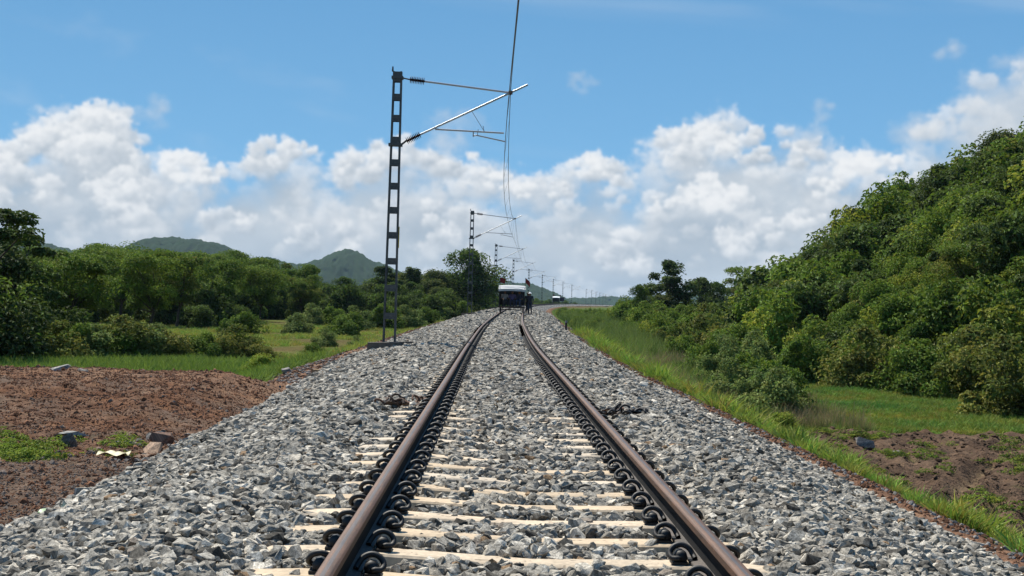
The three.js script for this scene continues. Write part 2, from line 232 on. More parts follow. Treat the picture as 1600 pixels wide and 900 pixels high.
{
  const Ds = []; { let d = 1; while (d < 1000) { Ds.push(d); d += Math.max(0.12, d * 0.02); } }
  const n = 44, pos = [], uv = [], idx = [];
  Ds.forEach((D) => { for (let i = 0; i <= n; i++) { const q = i / n * 2 - 1, t = q < 0 ? q * (toeL(D) + 0.12) : q * (toeR(D) + 0.12); const p = onLine(t, D, ballastY(t, D) - 0.035 - 0.03 * sstep(0.93, 1, Math.abs(q))); pos.push(...p); uv.push(t / 1.6, D / 1.6); } });
  for (let j = 0; j < Ds.length - 1; j++) for (let i = 0; i < n; i++) { const a = j * (n + 1) + i; idx.push(a, a + 1, a + n + 1, a + 1, a + n + 2, a + n + 1); }
  const g = new THREE.BufferGeometry(); g.setAttribute('position', new THREE.Float32BufferAttribute(pos, 3)); g.setAttribute('uv', new THREE.Float32BufferAttribute(uv, 2)); g.setIndex(idx); g.computeVertexNormals();
  ballast = kind(top('ballast_bed', g, new THREE.MeshPhysicalMaterial({ specularIntensity: 0.2, map: ballastPrint, bumpMap: ballastBump, bumpScale: 0.05, color: lin(0.72, 0.70, 0.67), roughness: 0.95, side: THREE.DoubleSide })), 'structure', 'bed of grey crushed stone under and beside the track', 'ballast');
}
function stoneShape(seed, flat = 0.62) {
  const r = rng(seed), pts = []; const n = 15 + Math.floor(r() * 6);
  for (let i = 0; i < n; i++) { const a = r() * 6.283, z = r() * 2 - 1, q = Math.sqrt(1 - z * z), s = 0.8 + 0.3 * r(); pts.push(new THREE.Vector3(q * Math.cos(a) * s * 0.62, z * s * flat * 0.6, q * Math.sin(a) * s * 0.46)); }
  const g = new ConvexGeometry(pts), p = g.attributes.position, uv = new Float32Array(p.count * 2); for (let i = 0; i < p.count; i++) { uv[i * 2] = p.getX(i) * 0.5 + p.getY(i) * 0.3 + seed * 0.13; uv[i * 2 + 1] = p.getZ(i) * 0.5 + p.getY(i) * 0.4; } g.setAttribute('uv', new THREE.BufferAttribute(uv, 2)); return g;
}
const stoneGeos = [...Array(14)].map((_, i) => stoneShape(100 + i));
const stoneMat = new THREE.MeshPhysicalMaterial({ map: stoneGrain, roughness: 0.9, specularIntensity: 0.4, side: THREE.DoubleSide });
const SLEEPER0 = 1.93, SPACING = 0.60;                    // the sleepers' places along the line
const stoneList = [];
{
  const r = rng(42), inView = (x, y, z) => { const D = -z; return D > 3.6 && Math.abs(x) < 0.42 * D + 0.4; };
  const tone = () => { const q = r(); if (q < 0.012) return [0.42, 0.27, 0.15]; if (q < 0.03) return [0.40, 0.33, 0.26]; const g = q < 0.17 ? 0.64 + 0.2 * r() : q < 0.33 ? 0.08 + 0.12 * r() : 0.31 + 0.28 * r(), w = (r() - 0.5) * 0.03; return [g * (1.10 + w), g, g * (0.83 - w)]; };
  let D = 3.4;
  while (D < 150) {
    const step = 0.5, per = D < 13 ? 900 : D < 22 ? 560 : D < 36 ? 360 : D < 60 ? 190 : D < 95 ? 100 : 60, size = D < 13 ? 0.052 : D < 22 ? 0.060 : D < 36 ? 0.078 : D < 60 ? 0.104 : D < 95 ? 0.14 : 0.18;
    const wL = toeL(D) + 0.1, wR = toeR(D) + 0.1, n = Math.round(per * step * (wL + wR));
    for (let i = 0; i < n; i++) {
      const t = -wL + r() * (wL + wR), d = D + r() * step, a = Math.abs(t);
      if (Math.abs(a - 0.874) < 0.105 && D < 100) continue;         // rail and clips
      let s = size * (0.55 + 0.95 * Math.pow(r(), 1.7)); if (r() < 0.03) s *= 1.45; if (D > 36) s *= 0.9;
      let y = ballastY(t, d) + (r() - 0.62) * 0.058;
      const toSl = Math.abs(((d - SLEEPER0) / SPACING + 0.5) % 1 - 0.5) * SPACING;   // distance to the nearest sleeper's middle
      const keep = d < 9 ? 0.05 : d < 14 ? 0.12 : 0.12 + 0.75 * sstep(14, 20, d);
      if (a < 0.75 && toSl < 0.105 && r() > keep * (0.6 + 1.2 * sstep(0.0, 0.5, noise(t * 3 + 9, d * 1.7)))) continue;
      if (a >= 0.75 && a < (t < 0 ? 1.40 : 1.12) && toSl < 0.11 && r() > (t < 0 ? 0.06 + 0.5 * sstep(1.15, 1.38, a) : 0.4) + sstep(10, 17, d)) continue;
      if (a < 0.75 && toSl < 0.105) y = Math.max(y, -0.185); else if (a < 0.75) y -= 0.022 * sstep(20, 12, d); if (a < 1.4 && toSl < 0.15) y -= 0.012;
      if (a < 1.06 && a > 0.68) { s *= 0.62; y -= 0.015; }
      const p = onLine(t, d, y); if (D < 60 && !inView(...p)) { if (r() < 0.75) continue; }
      stoneList.push({ p, s, c: tone(), g: Math.floor(r() * stoneGeos.length), e: [(r() - 0.5) * 1.0, r() * 6.283, (r() - 0.5) * 1.0], v: inView(...p) ? s / -p[2] : 0 });
    }
    D += step;
  }
  stoneList.sort((a, b) => b.v - a.v);
  const mats = {}; const matFor = (c) => { const k = c.map((v) => Math.round(v * 16)).join(); return mats[k] ??= new THREE.MeshPhysicalMaterial({ map: stoneGrain, color: lin(...c), roughness: 0.9, specularIntensity: 0.4, side: THREE.DoubleSide }); };
  const M = new THREE.Matrix4(), Q = new THREE.Quaternion(), E = new THREE.Euler(), S = new THREE.Vector3(), P = new THREE.Vector3();
  stoneList.slice(0, 298).forEach((o) => { const m = part('stone', stoneGeos[o.g], matFor(o.c), ballast); m.position.set(...o.p); m.rotation.set(...o.e); m.scale.setScalar(o.s * 1.5); });
  // one drift of loose stones: a soup of all shapes would need many meshes, so the copies share one many-stoned clump per shape
  const rest = stoneList.slice(298), loose = new THREE.Group(); loose.name = 'loose_stones'; loose.userData.kind = 'stuff'; ballast.add(loose);
  stoneGeos.forEach((g, gi) => {
    const mine = rest.filter((o) => o.g === gi), im = new THREE.InstancedMesh(g, stoneMat, mine.length); im.name = 'loose_stones'; im.userData.kind = 'stuff';
    mine.forEach((o, i) => { M.compose(P.set(...o.p), Q.setFromEuler(E.set(...o.e)), S.setScalar(o.s * 1.5)); im.setMatrixAt(i, M); im.setColorAt(i, lin(...o.c)); }); loose.add(im);
  });
  console.log('stones', stoneList.length);
}

// ---------- the track: rails, sleepers, clips ----------
const track = tag(top('railway_track'), 'single railway track of rusty brown rails clipped to pale concrete sleepers', 'railway track');
const steelNoise = grainTexture(512, (u, v) => { const n = wrapNoise(u, v, 8, 6), m = wrapNoise(u, v + 0.4, 50, 3), g = 190 + 60 * n + 40 * m; return [g, g * (1 - 0.05 * n), g * (1 - 0.09 * n)]; });
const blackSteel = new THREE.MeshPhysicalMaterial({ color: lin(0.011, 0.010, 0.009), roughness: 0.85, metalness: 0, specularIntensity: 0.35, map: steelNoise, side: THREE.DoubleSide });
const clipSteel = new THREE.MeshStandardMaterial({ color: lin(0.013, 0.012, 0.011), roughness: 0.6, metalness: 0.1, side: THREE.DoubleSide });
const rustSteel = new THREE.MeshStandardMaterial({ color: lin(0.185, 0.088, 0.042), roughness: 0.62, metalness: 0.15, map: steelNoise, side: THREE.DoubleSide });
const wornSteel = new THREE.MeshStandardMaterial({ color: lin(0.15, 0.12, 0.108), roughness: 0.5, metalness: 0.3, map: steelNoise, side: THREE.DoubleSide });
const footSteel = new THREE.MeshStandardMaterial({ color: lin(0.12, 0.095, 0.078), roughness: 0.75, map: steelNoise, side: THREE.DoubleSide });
function sweep(t0, prof, Ds) {                            // a rail-long strip of a cross-section
  const n = prof.length, pos = [], uv = [], idx = [];
  Ds.forEach((D) => prof.forEach(([px, py], i) => { pos.push(...onLine(t0 + px, D, py)); uv.push(i * 0.12, D * 0.8); }));
  for (let j = 0; j < Ds.length - 1; j++) for (let i = 0; i < n - 1; i++) { const a = j * n + i; idx.push(a, a + n, a + 1, a + 1, a + n, a + n + 1); }
  const g = new THREE.BufferGeometry(); g.setAttribute('position', new THREE.Float32BufferAttribute(pos, 3)); g.setAttribute('uv', new THREE.Float32BufferAttribute(uv, 2)); g.setIndex(idx); return toCreasedNormals(g, 0.5);
}
{
  const Ds = []; { let d = 0.8; while (d < 1000) { Ds.push(d); d += d < 40 ? 0.6 : d < 150 ? 1.5 : 6; } }
  for (const s of [-1, 1]) {
    const t0 = s * 0.874, rail = new THREE.Group(); rail.name = 'rail'; track.add(rail);
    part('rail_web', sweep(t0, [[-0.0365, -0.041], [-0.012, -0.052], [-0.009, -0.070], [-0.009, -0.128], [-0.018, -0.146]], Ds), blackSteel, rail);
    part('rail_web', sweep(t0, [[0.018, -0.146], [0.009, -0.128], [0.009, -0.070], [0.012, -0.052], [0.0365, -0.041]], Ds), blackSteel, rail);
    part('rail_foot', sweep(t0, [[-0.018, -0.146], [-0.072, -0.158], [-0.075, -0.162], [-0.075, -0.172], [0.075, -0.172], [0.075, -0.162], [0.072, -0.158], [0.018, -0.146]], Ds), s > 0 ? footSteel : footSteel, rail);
    part('rail_head', sweep(t0, [[-0.008, -0.0004], [-0.024, -0.0015], [-0.031, -0.005], [-0.036, -0.012], [-0.0365, -0.041]], Ds), rustSteel, rail);
    part('rail_head', sweep(t0, [[0.0365, -0.041], [0.036, -0.012], [0.031, -0.005], [0.024, -0.0015], [0.010, -0.0004]], Ds), rustSteel, rail);
    part('running_surface', sweep(t0, [[0.010, -0.0004], [0, 0.0002], [-0.008, -0.0004]], Ds), wornSteel, rail);
  }
}
const concreteMap = grainTexture(512, (u, v) => { const n = wrapNoise(u, v, 5, 6), m = wrapNoise(u + 0.2, v, 70, 2), p = sstep(0.35, 0.6, wrapNoise(u, v + 0.5, 26, 3)), g = 222 + 26 * n + 22 * m - 70 * p; return [g, g * (0.985 - 0.02 * p), g * (0.96 - 0.04 * p)]; });
const concrete = ['#f3e0c6', '#ecd6b8', '#f0e1cc'].map((c) => new THREE.MeshStandardMaterial({ map: concreteMap, color: new THREE.Color(c).multiplyScalar(0.78), roughness: 0.9, bumpMap: concreteMap, bumpScale: 0.004, side: THREE.DoubleSide }));
function sleeperShape(seed) {
  const r = rng(seed), xs = [-1.375, -1.33, -1.1, -0.75, -0.4, 0, 0.4, 0.75, 1.1, 1.33, 1.375], pos = [], uv = [], idx = [];
  xs.forEach((x, i) => {
    const a = Math.abs(x), dip = a < 0.75 ? 0.026 * (1 - a / 0.75) : a > 1.05 ? (a - 1.05) * 0.06 : 0, e = i === 0 || i === xs.length - 1 ? 0.012 : 0, yT = -0.177 - dip - e, w = 0.098 - (a < 0.6 ? 0.008 : 0) - e;
    const j = () => (r() - 0.5) * 0.006, prof = [[-w - 0.04, yT - 0.19], [-w - 0.006, yT - 0.013], [-w + 0.008 + j(), yT - 0.002], [0, yT + j() * 0.4], [w - 0.008 + j(), yT - 0.002], [w + 0.006, yT - 0.013], [w + 0.04, yT - 0.19]];
    prof.forEach(([z, y], k) => { pos.push(x, y, z); uv.push(x * 0.8 + seed * 0.37, z * 0.8 + y * 0.5 + seed * 0.71); });
  });
  const n = 7; for (let i = 0; i < xs.length - 1; i++) for (let k = 0; k < n - 1; k++) { const a = i * n + k; idx.push(a, a + 1, a + n, a + 1, a + n + 1, a + n); }
  for (const i of [0, xs.length - 1]) for (let k = 1; k < n - 1; k++) idx.push(i * n, i * n + k, i * n + k + 1);
  const g = new THREE.BufferGeometry(); g.setAttribute('position', new THREE.Float32BufferAttribute(pos, 3)); g.setAttribute('uv', new THREE.Float32BufferAttribute(uv, 2)); g.setIndex(idx); return toCreasedNormals(g, 0.6);
}
// a spring clip beside the rail foot: o outward from the foot's edge, y up from the sleeper's top, q along the track
function clipShape() {
  const c = tube([[0.046, 0.022, 0.055], [0.046, 0.022, -0.022], [0.060, 0.030, -0.047], [0.092, 0.030, -0.036], [0.100, 0.052, -0.006], [0.078, 0.080, 0.010], [0.042, 0.090, 0.016], [0.004, 0.076, 0.010], [-0.018, 0.046, -0.008], [-0.026, 0.030, -0.034]], 0.0145, 30, 7);
  const sh = new THREE.CapsuleGeometry(0.030, 0.040, 4, 9); sh.rotateX(Math.PI / 2); sh.scale(1.2, 1.3, 1); sh.translate(0.044, 0.030, 0.005);
  const plate = box(0.082, 0.016, 0.11, 0.050, 0.004, 0), liner = box(0.05, 0.008, 0.095, -0.022, 0.018, 0);
  return mergeGeometries([c.toNonIndexed(), sh.toNonIndexed(), plate.toNonIndexed(), liner.toNonIndexed()]);
}
{
  const shapes = [1, 2, 3, 4].map((s) => sleeperShape(s)), clip = clipShape(), clipFar = [], r = rng(9);
  for (let i = 0; i < 170; i++) {
    const D = SLEEPER0 + i * SPACING; if (D < 2.5) continue;
    const a = along(D), s = new THREE.Group(), near = D < 46;
    const place = (o) => { o.position.set(a.x, railY(D), -D); o.rotation.set(0, -a.th, -CANT, 'YXZ'); };
    if (D < 62) { const m = part('sleeper', shapes[i % 4], concrete[Math.floor(r() * 3)], track); place(m); if (near) for (const e of [-1, 1]) for (const o of [-1, 1]) { const k = part('rail_clip', clip, clipSteel, m); k.position.set(e * 0.874 + o * 0.075, -0.176, (r() - 0.5) * 0.02); k.scale.set(o, 1, e * o); } else for (const e of [-1, 1]) for (const o of [-1, 1]) { const g = clip.clone(), q = new THREE.Object3D(); q.position.set(e * 0.874 + o * 0.075, -0.176, 0); q.scale.set(o, 1, 1); q.updateMatrix(); g.applyMatrix4(q.matrix); place(s); s.updateMatrix(); g.applyMatrix4(s.matrix); clipFar.push(g); } }
  }
  const far = part('rail_clips', mergeGeometries(clipFar), clipSteel, track); far.userData.kind = 'stuff';
}

// ---------- foliage ----------
const leafMat = new THREE.MeshPhysicalMaterial({ vertexColors: true, roughness: 0.9, specularIntensity: 0.25, transmission: 0.35, thickness: 0, side: THREE.DoubleSide });
const barkMat = new THREE.MeshStandardMaterial({ color: lin(0.085, 0.065, 0.05), roughness: 0.95, map: earthGrain, side: THREE.DoubleSide });
function foliage(seed, clumps, per, len, wid, tones, o = {}) {      // small folded leaves spread through balls of foliage
  const r = rng(seed), n = clumps.length * per, pos = new Float32Array(n * 12), col = new Float32Array(n * 12), idx = new Uint32Array(n * 6), flat = o.flat ?? 0.75, up = o.up ?? 0.7;
  const N = new THREE.Vector3(), A = new THREE.Vector3(), B = new THREE.Vector3(), T = new THREE.Vector3(); let v = 0, f = 0;
  for (const [cx, cy, cz, cr] of clumps) {
    const ct = tones[Math.floor(r() * tones.length)], cl = 0.82 + 0.36 * r(), sq = 0.75 + 0.5 * r(), sx = 0.85 + 0.3 * r();
    for (let k = 0; k < per; k++) {
      const a = r() * 6.283, z = Math.pow(r(), 0.8) * 1.75 - 0.75, q = Math.sqrt(Math.max(0, 1 - z * z)), rad = cr * (o.open ? 0.35 + 0.75 * r() : (o.core ?? 0.48) + 0.66 * Math.pow(r(), 0.75));
      const x = cx + q * Math.cos(a) * rad * sx, y = Math.max(o.low ?? 0.02, cy + z * rad * flat * sq), w = cz + q * Math.sin(a) * rad;
      N.set(q * Math.cos(a) * 0.6 + (r() - 0.5) * 1.1, z * 0.5 + up + (r() - 0.5) * 0.7, q * Math.sin(a) * 0.6 + (r() - 0.5) * 1.1).normalize();
      T.set(r() - 0.5, r() - 0.5 - (o.droop ?? 0.15), r() - 0.5); A.crossVectors(N, T).normalize(); B.crossVectors(N, A).normalize();
      const L = len * (0.6 + 0.8 * r()), Wd = wid * (0.6 + 0.8 * r()), h = Wd * 0.35;
      const P = [[x - A.x * L / 2, y - A.y * L / 2, w - A.z * L / 2], [x + B.x * Wd / 2 + N.x * h, y + B.y * Wd / 2 + N.y * h, w + B.z * Wd / 2 + N.z * h], [x + A.x * L / 2 - N.x * h, y + A.y * L / 2 - N.y * h, w + A.z * L / 2 - N.z * h], [x - B.x * Wd / 2 + N.x * h, y - B.y * Wd / 2 + N.y * h, w - B.z * Wd / 2 + N.z * h]];
      const t = r() < 0.3 ? tones[Math.floor(r() * tones.length)] : ct, m = cl * (0.72 + 0.56 * r()), yl = (r() - 0.5) * 0.3;
      for (let p = 0; p < 4; p++) { const i = (v + p) * 3; pos[i] = P[p][0]; pos[i + 1] = P[p][1]; pos[i + 2] = P[p][2]; col[i] = t[0] * m * (1 + yl); col[i + 1] = t[1] * m; col[i + 2] = t[2] * m; }
      idx.set([v, v + 1, v + 2, v, v + 2, v + 3], f); v += 4; f += 6;
    }
  }
  const g = new THREE.BufferGeometry(); g.setAttribute('position', new THREE.BufferAttribute(pos, 3)); g.setAttribute('color', new THREE.BufferAttribute(col, 3)); g.setIndex(new THREE.BufferAttribute(idx, 1)); g.computeVertexNormals(); return g;
}
const BR = 1.55, up3 = (l) => l.map((t) => [t[0] * BR * 1.17, t[1] * BR, t[2] * BR * 0.70]);
const GREEN = up3([[0.058, 0.108, 0.020], [0.075, 0.125, 0.022], [0.045, 0.090, 0.020]]), LIME = up3([[0.115, 0.175, 0.030], [0.095, 0.155, 0.026], [0.135, 0.180, 0.036]]), DARK = up3([[0.032, 0.058, 0.018], [0.040, 0.070, 0.020], [0.028, 0.050, 0.016]]), OLIVE = up3([[0.080, 0.105, 0.028], [0.098, 0.118, 0.034], [0.066, 0.098, 0.026]]), PALE = up3([[0.085, 0.135, 0.052], [0.105, 0.150, 0.060], [0.072, 0.118, 0.044]]);
function ball(r, n, cx, cy, cz, R, H, cr, o = {}) {                // clumps spread through a domed crown
  const out = []; for (let i = 0; i < n; i++) { const a = r() * 6.283, u = Math.pow(r(), 0.5), h = r(), w = Math.sqrt(Math.max(0.05, 1 - Math.pow(o.flatTop ? h * 0.7 : Math.abs(h * 1.7 - 0.6), 2))); out.push([cx + Math.cos(a) * u * R * w, cy + h * H, cz + Math.sin(a) * u * R * w, cr * (0.5 + 0.95 * r())]); } return out;
}
function limbs(seed, clumps, base, r0, fork, lean = 0) {           // a tapered trunk, and limbs that reach into the crown
  const r = rng(seed), g = []; const F = [lean, fork, lean * 0.4];
  g.push(tube([[0, -0.3, 0], [lean * 0.25 + 0.05, fork * 0.35, 0], [lean * 0.6 - 0.04, fork * 0.7, lean * 0.2], F], r0 * 0.8, 8, 7)); g.push(bar([0, -0.3, 0], [lean * 0.2, fork * 0.3, 0], r0 * 1.35, r0 * 0.8, 8));
  for (const c of clumps) { if (r() < 0.55) continue; const m = [mix(F[0], c[0], 0.5) + (r() - 0.5) * 0.3, mix(F[1], c[1], 0.6), mix(F[2], c[2], 0.5) + (r() - 0.5) * 0.3]; g.push(bar(F, m, r0 * 0.5, r0 * 0.32, 6), bar(m, c.slice(0, 3), r0 * 0.32, r0 * 0.1, 5)); }
  return mergeGeometries(g.map((x) => x.toNonIndexed()));
}
function treeKind(seed, spec) {
  const r = rng(seed), cl = []; for (const b of spec.balls) cl.push(...ball(r, b[0], b[1], b[2], b[3], b[4], b[5], b[6], { flatTop: b[7] }));
  return { crown: foliage(seed + 1, cl, spec.per, spec.len, spec.wid, spec.tones, spec), trunk: limbs(seed + 2, cl, 0, spec.r0, spec.fork, spec.lean ?? 0) };
}
function plantTree(name, K, x, D, s, turn, label, category, group, dy = 0) {
  const o = top(name); part('trunk', K.trunk, barkMat, o); part('crown', K.crown, leafMat, o);
  o.position.set(x, groundY(x, D) + dy, -D); o.rotation.y = turn; if (Array.isArray(s)) o.scale.set(...s); else o.scale.setScalar(s); return tag(o, label, category, group);
}
function scatter(name, geo, mat, list, label, category) {          // list of [x, y, z, scale, turn, tint, yscale]
  const im = new THREE.InstancedMesh(geo, mat, list.length), M = new THREE.Matrix4(), Q = new THREE.Quaternion(), E = new THREE.Euler();
  list.forEach(([x, y, z, s, a, c, sy], i) => { im.setMatrixAt(i, M.compose(new THREE.Vector3(x, y, z), Q.setFromEuler(E.set(0, a, 0)), new THREE.Vector3(s, s * (sy ?? 1), s))); im.setColorAt(i, Array.isArray(c) ? lin(...c) : lin(c, c, c)); });
  im.name = numbered(name); scene.add(im); return kind(im, 'stuff', label, category);
}
// kinds of plants
const SCRUB = [[11, GREEN], [12, OLIVE], [13, LIME], [14, DARK]].map(([s, tones]) => { const r = rng(s); return foliage(s, ball(r, 15, 0, 0.15, 0, 0.95, 1.15, 0.46), 250, 0.15, 0.072, [...tones, ...GREEN.slice(0, 1)], { up: 0.75 }); });
const BUSH = [[21, GREEN], [22, PALE], [23, OLIVE], [24, LIME]].map(([s, tones]) => { const r = rng(s); return { crown: foliage(s, [...ball(r, 9, -0.35, 0, 0.1, 0.6, 0.55, 0.32), ...ball(r, 9, 0.4, 0, -0.15, 0.65, 0.75, 0.34), ...ball(r, 6, 0.05, 0.1, 0.3, 0.5, 0.9, 0.28), ...ball(r, 7, 0, 0, 0, 1.1, 0.35, 0.26)], 210, 0.095, 0.046, tones, { up: 0.65 }), trunk: limbs(s + 1, ball(rng(s), 9, 0, 0.1, 0, 0.6, 0.6, 0.3), 0, 0.022, 0.18) }; });
const PLANT = [31, 32, 33].map((s, i) => treeKind(s, { balls: [[22, 0, 3.0, 0, 2.3, 2.6, 0.95, true], [9, 0, 2.0, 0, 1.7, 1.6, 0.8]], per: 290, len: 0.23, wid: 0.105, tones: i === 1 ? [...GREEN, ...OLIVE] : [...GREEN, ...LIME.slice(1, 2)], r0: 0.13, fork: 1.7, flat: 0.55, up: 0.85, lean: 0.3 }));
const TALL = [41, 42].map((s, i) => treeKind(s, { balls: [[46, 0, 0.9, 0, 2.6, 4.9, 1.0]], per: 250, len: 0.24, wid: 0.12, tones: i ? [...DARK, ...GREEN] : [...DARK, ...OLIVE.slice(0, 2)], r0: 0.18, fork: 1.7, flat: 0.7, lean: 0.15 }));
const OPEN = [51, 52].map((s, i) => treeKind(s, { balls: [[32, 0, 1.3, 0, 2.3, 4.3, 0.85], [5, 0.2, 5.2, 0, 0.9, 0.9, 0.5]], per: 190, len: 0.28, wid: 0.14, tones: [...DARK, ...PALE.slice(0, 1), ...DARK], r0: 0.12, fork: 2.0, open: true, flat: 0.75, lean: -0.2 }));
const NEARTREE = treeKind(61, { balls: [[46, 0, 0.2, 0, 2.3, 3.4, 0.66], [10, 0.9, 3.5, 0.1, 1.5, 0.9, 0.42, true]], per: 230, len: 0.19, wid: 0.085, tones: [...DARK, ...DARK, ...GREEN.slice(0, 1)], r0: 0.14, fork: 1.2, flat: 0.6, lean: 0.4 });
const rs = rng(314);

// the wooded hill on the right
{
  const lists = [[], [], [], []];
  for (let k = 0; k < 9000 && lists.flat().length < 4200; k++) {
    const D = 36 + 130 * Math.pow(rs(), 1.35), x = hillToe(D) + 0.6 + Math.pow(rs(), 0.9) * (D < 60 ? 26 : 46); if (x > 0.52 * D + 8) continue;
    const n = fbm(x * 0.11, D * 0.11, 3), big = rs() < 0.12, s = (big ? 1.5 + 0.8 * rs() : 0.7 + 0.65 * rs()) * mix(0.62, 1.22, sstep(42, 100, D)), v = clamp(Math.floor((n + 0.55 + (rs() - 0.5) * 0.9) * 3), 0, 3);
    const d = x - hillToe(D); if (d < 4 && n > 0.35) continue;
    lists[big && rs() < 0.6 ? 3 : [2, 0, 2, 1][v]].push([x, groundY(x, D) - 0.12, -D, s, rs() * 6.28, 0.8 + 0.45 * rs(), 0.85 + 0.5 * rs()]);
  }
  for (let k = 0; k < 520; k++) { const D = 58 + 90 * rs(), lo = lineX(D) + 7.5 + 0.012 * D, hi = hillToe(D) + 1, x = mix(hi, lo, Math.pow(rs(), 1.6)); if (hi < lo) continue; const n = fbm(x * 0.2, D * 0.1, 2); if (n > 0.28) continue; lists[[0, 1, 2][Math.floor(rs() * 3)]].push([x, groundY(x, D) - 0.1, -D, (0.5 + 0.55 * rs()) * mix(0.8, 1.25, sstep(60, 130, D)), rs() * 6.28, 0.8 + 0.45 * rs(), 0.9 + 0.4 * rs()]); }
  for (let k = 0; k < 420; k++) { const D = 75 + 150 * rs(), x = lineX(D) + toeR(D) + 1.6 + 9 * Math.pow(rs(), 1.3); lists[[0, 2, 2][Math.floor(rs() * 3)]].push([x, groundY(x, D) - 0.06, -D, (0.22 + 0.3 * rs()) * mix(1, 1.4, sstep(100, 200, D)), rs() * 6.28, 0.9 + 0.4 * rs(), 0.8 + 0.4 * rs()]); }
  ['leafy green scrub massed over the right hillside', 'olive green scrub massed over the right hillside', 'yellow green creeper scrub massed over the right hillside', 'dark green tall scrub scattered over the right hillside'].forEach((l, i) => scatter('hillside_scrub', SCRUB[i], leafMat, lists[i], l, 'scrub'));
  // trees one can tell apart on it
  const T = [
    [TALL[0], 23.6, 92, 0.78, 'dark spreading tree at the left end of the right hill crest'], [TALL[1], 27.0, 93, 0.75, 'rounded tree on the hill crest just right of its left end'], [TALL[1], 31.0, 97, 0.85, 'dark domed tree on the middle of the right hill crest'],
    [TALL[0], 36.2, 98, 0.9, 'taller dark tree near the highest visible part of the right crest'], [TALL[1], 40.5, 97, 0.75, 'topmost tree on the right hill crest at the picture edge'], [TALL[0], 32.0, 82, 0.55, 'dark round tree standing out on the upper right hillside'], [TALL[1], 19.5, 80, 0.5, 'dark leafy tree on the left shoulder of the hill'],
    [TALL[0], 15.7, 78, 0.50, 'dark round bush tree low on the hill above a bare patch'], [TALL[1], 25.5, 72, 0.5, 'dark tree midway up the right hillside'], [PLANT[1], 15.5, 45, 0.42, 'bright feathery tree low on the hillside by the meadow'],
    [TALL[0], 21.3, 52, 0.46, 'dark shrubby tree on the lower hillside near the picture edge'],
  ];
  for (const [K, x, D, s, l] of T) plantTree('hillside_tree', K, x, D, s, rs() * 6.28, l, 'tree', 'single trees on the right hill', -0.15);
  // shrubs along its foot
  const F = [[9.9, 44, 1.3, 0], [11.0, 41, 1.5, 2], [12.0, 38.5, 1.35, 0], [13.3, 37, 1.5, 2], [12.4, 31.8, 1.5, 2], [14.4, 33.5, 1.7, 1], [8.9, 47, 1.3, 1], [8.4, 51, 1.45, 0], [8.6, 56, 1.6, 2], [9.4, 60, 1.6, 1], [9.8, 66, 1.7, 0], [11.2, 72, 1.9, 2]];
  F.sort((a, b) => a[1] - b[1]).forEach(([x, D, s, v], i) => { const o = top('hill_foot_shrub'); part('stem', BUSH[v].trunk, barkMat, o); part('leaves', BUSH[v].crown, leafMat, o); o.position.set(x, groundY(x, D) - 0.05, -D); o.rotation.y = rs() * 6; o.scale.set(s, s * 1.15, s); tag(o, ORD[i] + ' of the leafy shrubs along the foot of the right hill, counted from the camera', 'shrub', 'shrubs at the foot of the right hill'); });
}
{ // shrubs on the bank below the right verge
  const V = [[5.75, 27.6, .95, 1], [5.35, 29.4, .85, 1], [6.2, 30.4, 1.0, 0], [5.7, 32.8, 1.0, 1], [6.6, 35, 1.05, 0], [5.9, 37.5, .9, 1], [7.0, 40.5, 1.1, 1], [6.3, 44, .95, 0], [7.4, 47, 1.15, 1], [6.8, 52, 1.0, 0], [5.2, 25.2, .42, 3]];
  V.sort((a, b) => a[1] - b[1]).forEach(([x, D, s, v], i) => { const o = top('bank_shrub'); part('stem', BUSH[v].trunk, barkMat, o); part('leaves', BUSH[v].crown, leafMat, o); o.position.set(x, groundY(x, D) - 0.04, -D); o.rotation.y = rs() * 6; o.scale.set(s, s * (1 + 0.35 * rs()), s); tag(o, (i === 0 ? 'nearest' : ORD[i] + ' nearest') + ' of the leafy shrubs on the grassy bank right of the ballast', 'shrub', 'shrubs on the right bank'); });
}
// trees right of the line, before the hill
plantTree('roadside_tree', OPEN[0], 14.9, 125, [1.05, 1.0, 1.05], 0.6, 'tall open crowned tree right of the line, sky showing between its boughs', 'tree');
plantTree('roadside_tree', OPEN[1], 18.6, 130, [0.72, 0.78, 0.72], 2.1, 'thin sparse tree right of the tall open crowned tree', 'tree');
plantTree('roadside_tree', TALL[1], 11.6, 120, [0.42, 0.62, 0.42], 1.2, 'slim pale leaved tree left of the tall open crowned tree', 'tree');
plantTree('roadside_tree', TALL[0], 13.9, 122, [0.6, 0.48, 0.6], 3.2, 'dense low tree under the tall open crowned tree', 'tree');
plantTree('umbrella_tree', PLANT[1], 31.5, 175, [1.55, 1.25, 1.55], 0.4, 'broad dark flat topped tree behind the left end of the hill', 'tree');
plantTree('umbrella_tree', TALL[1], 25.5, 165, [0.8, 0.85, 0.8], 2.4, 'dark tree left of the broad flat topped tree', 'tree');

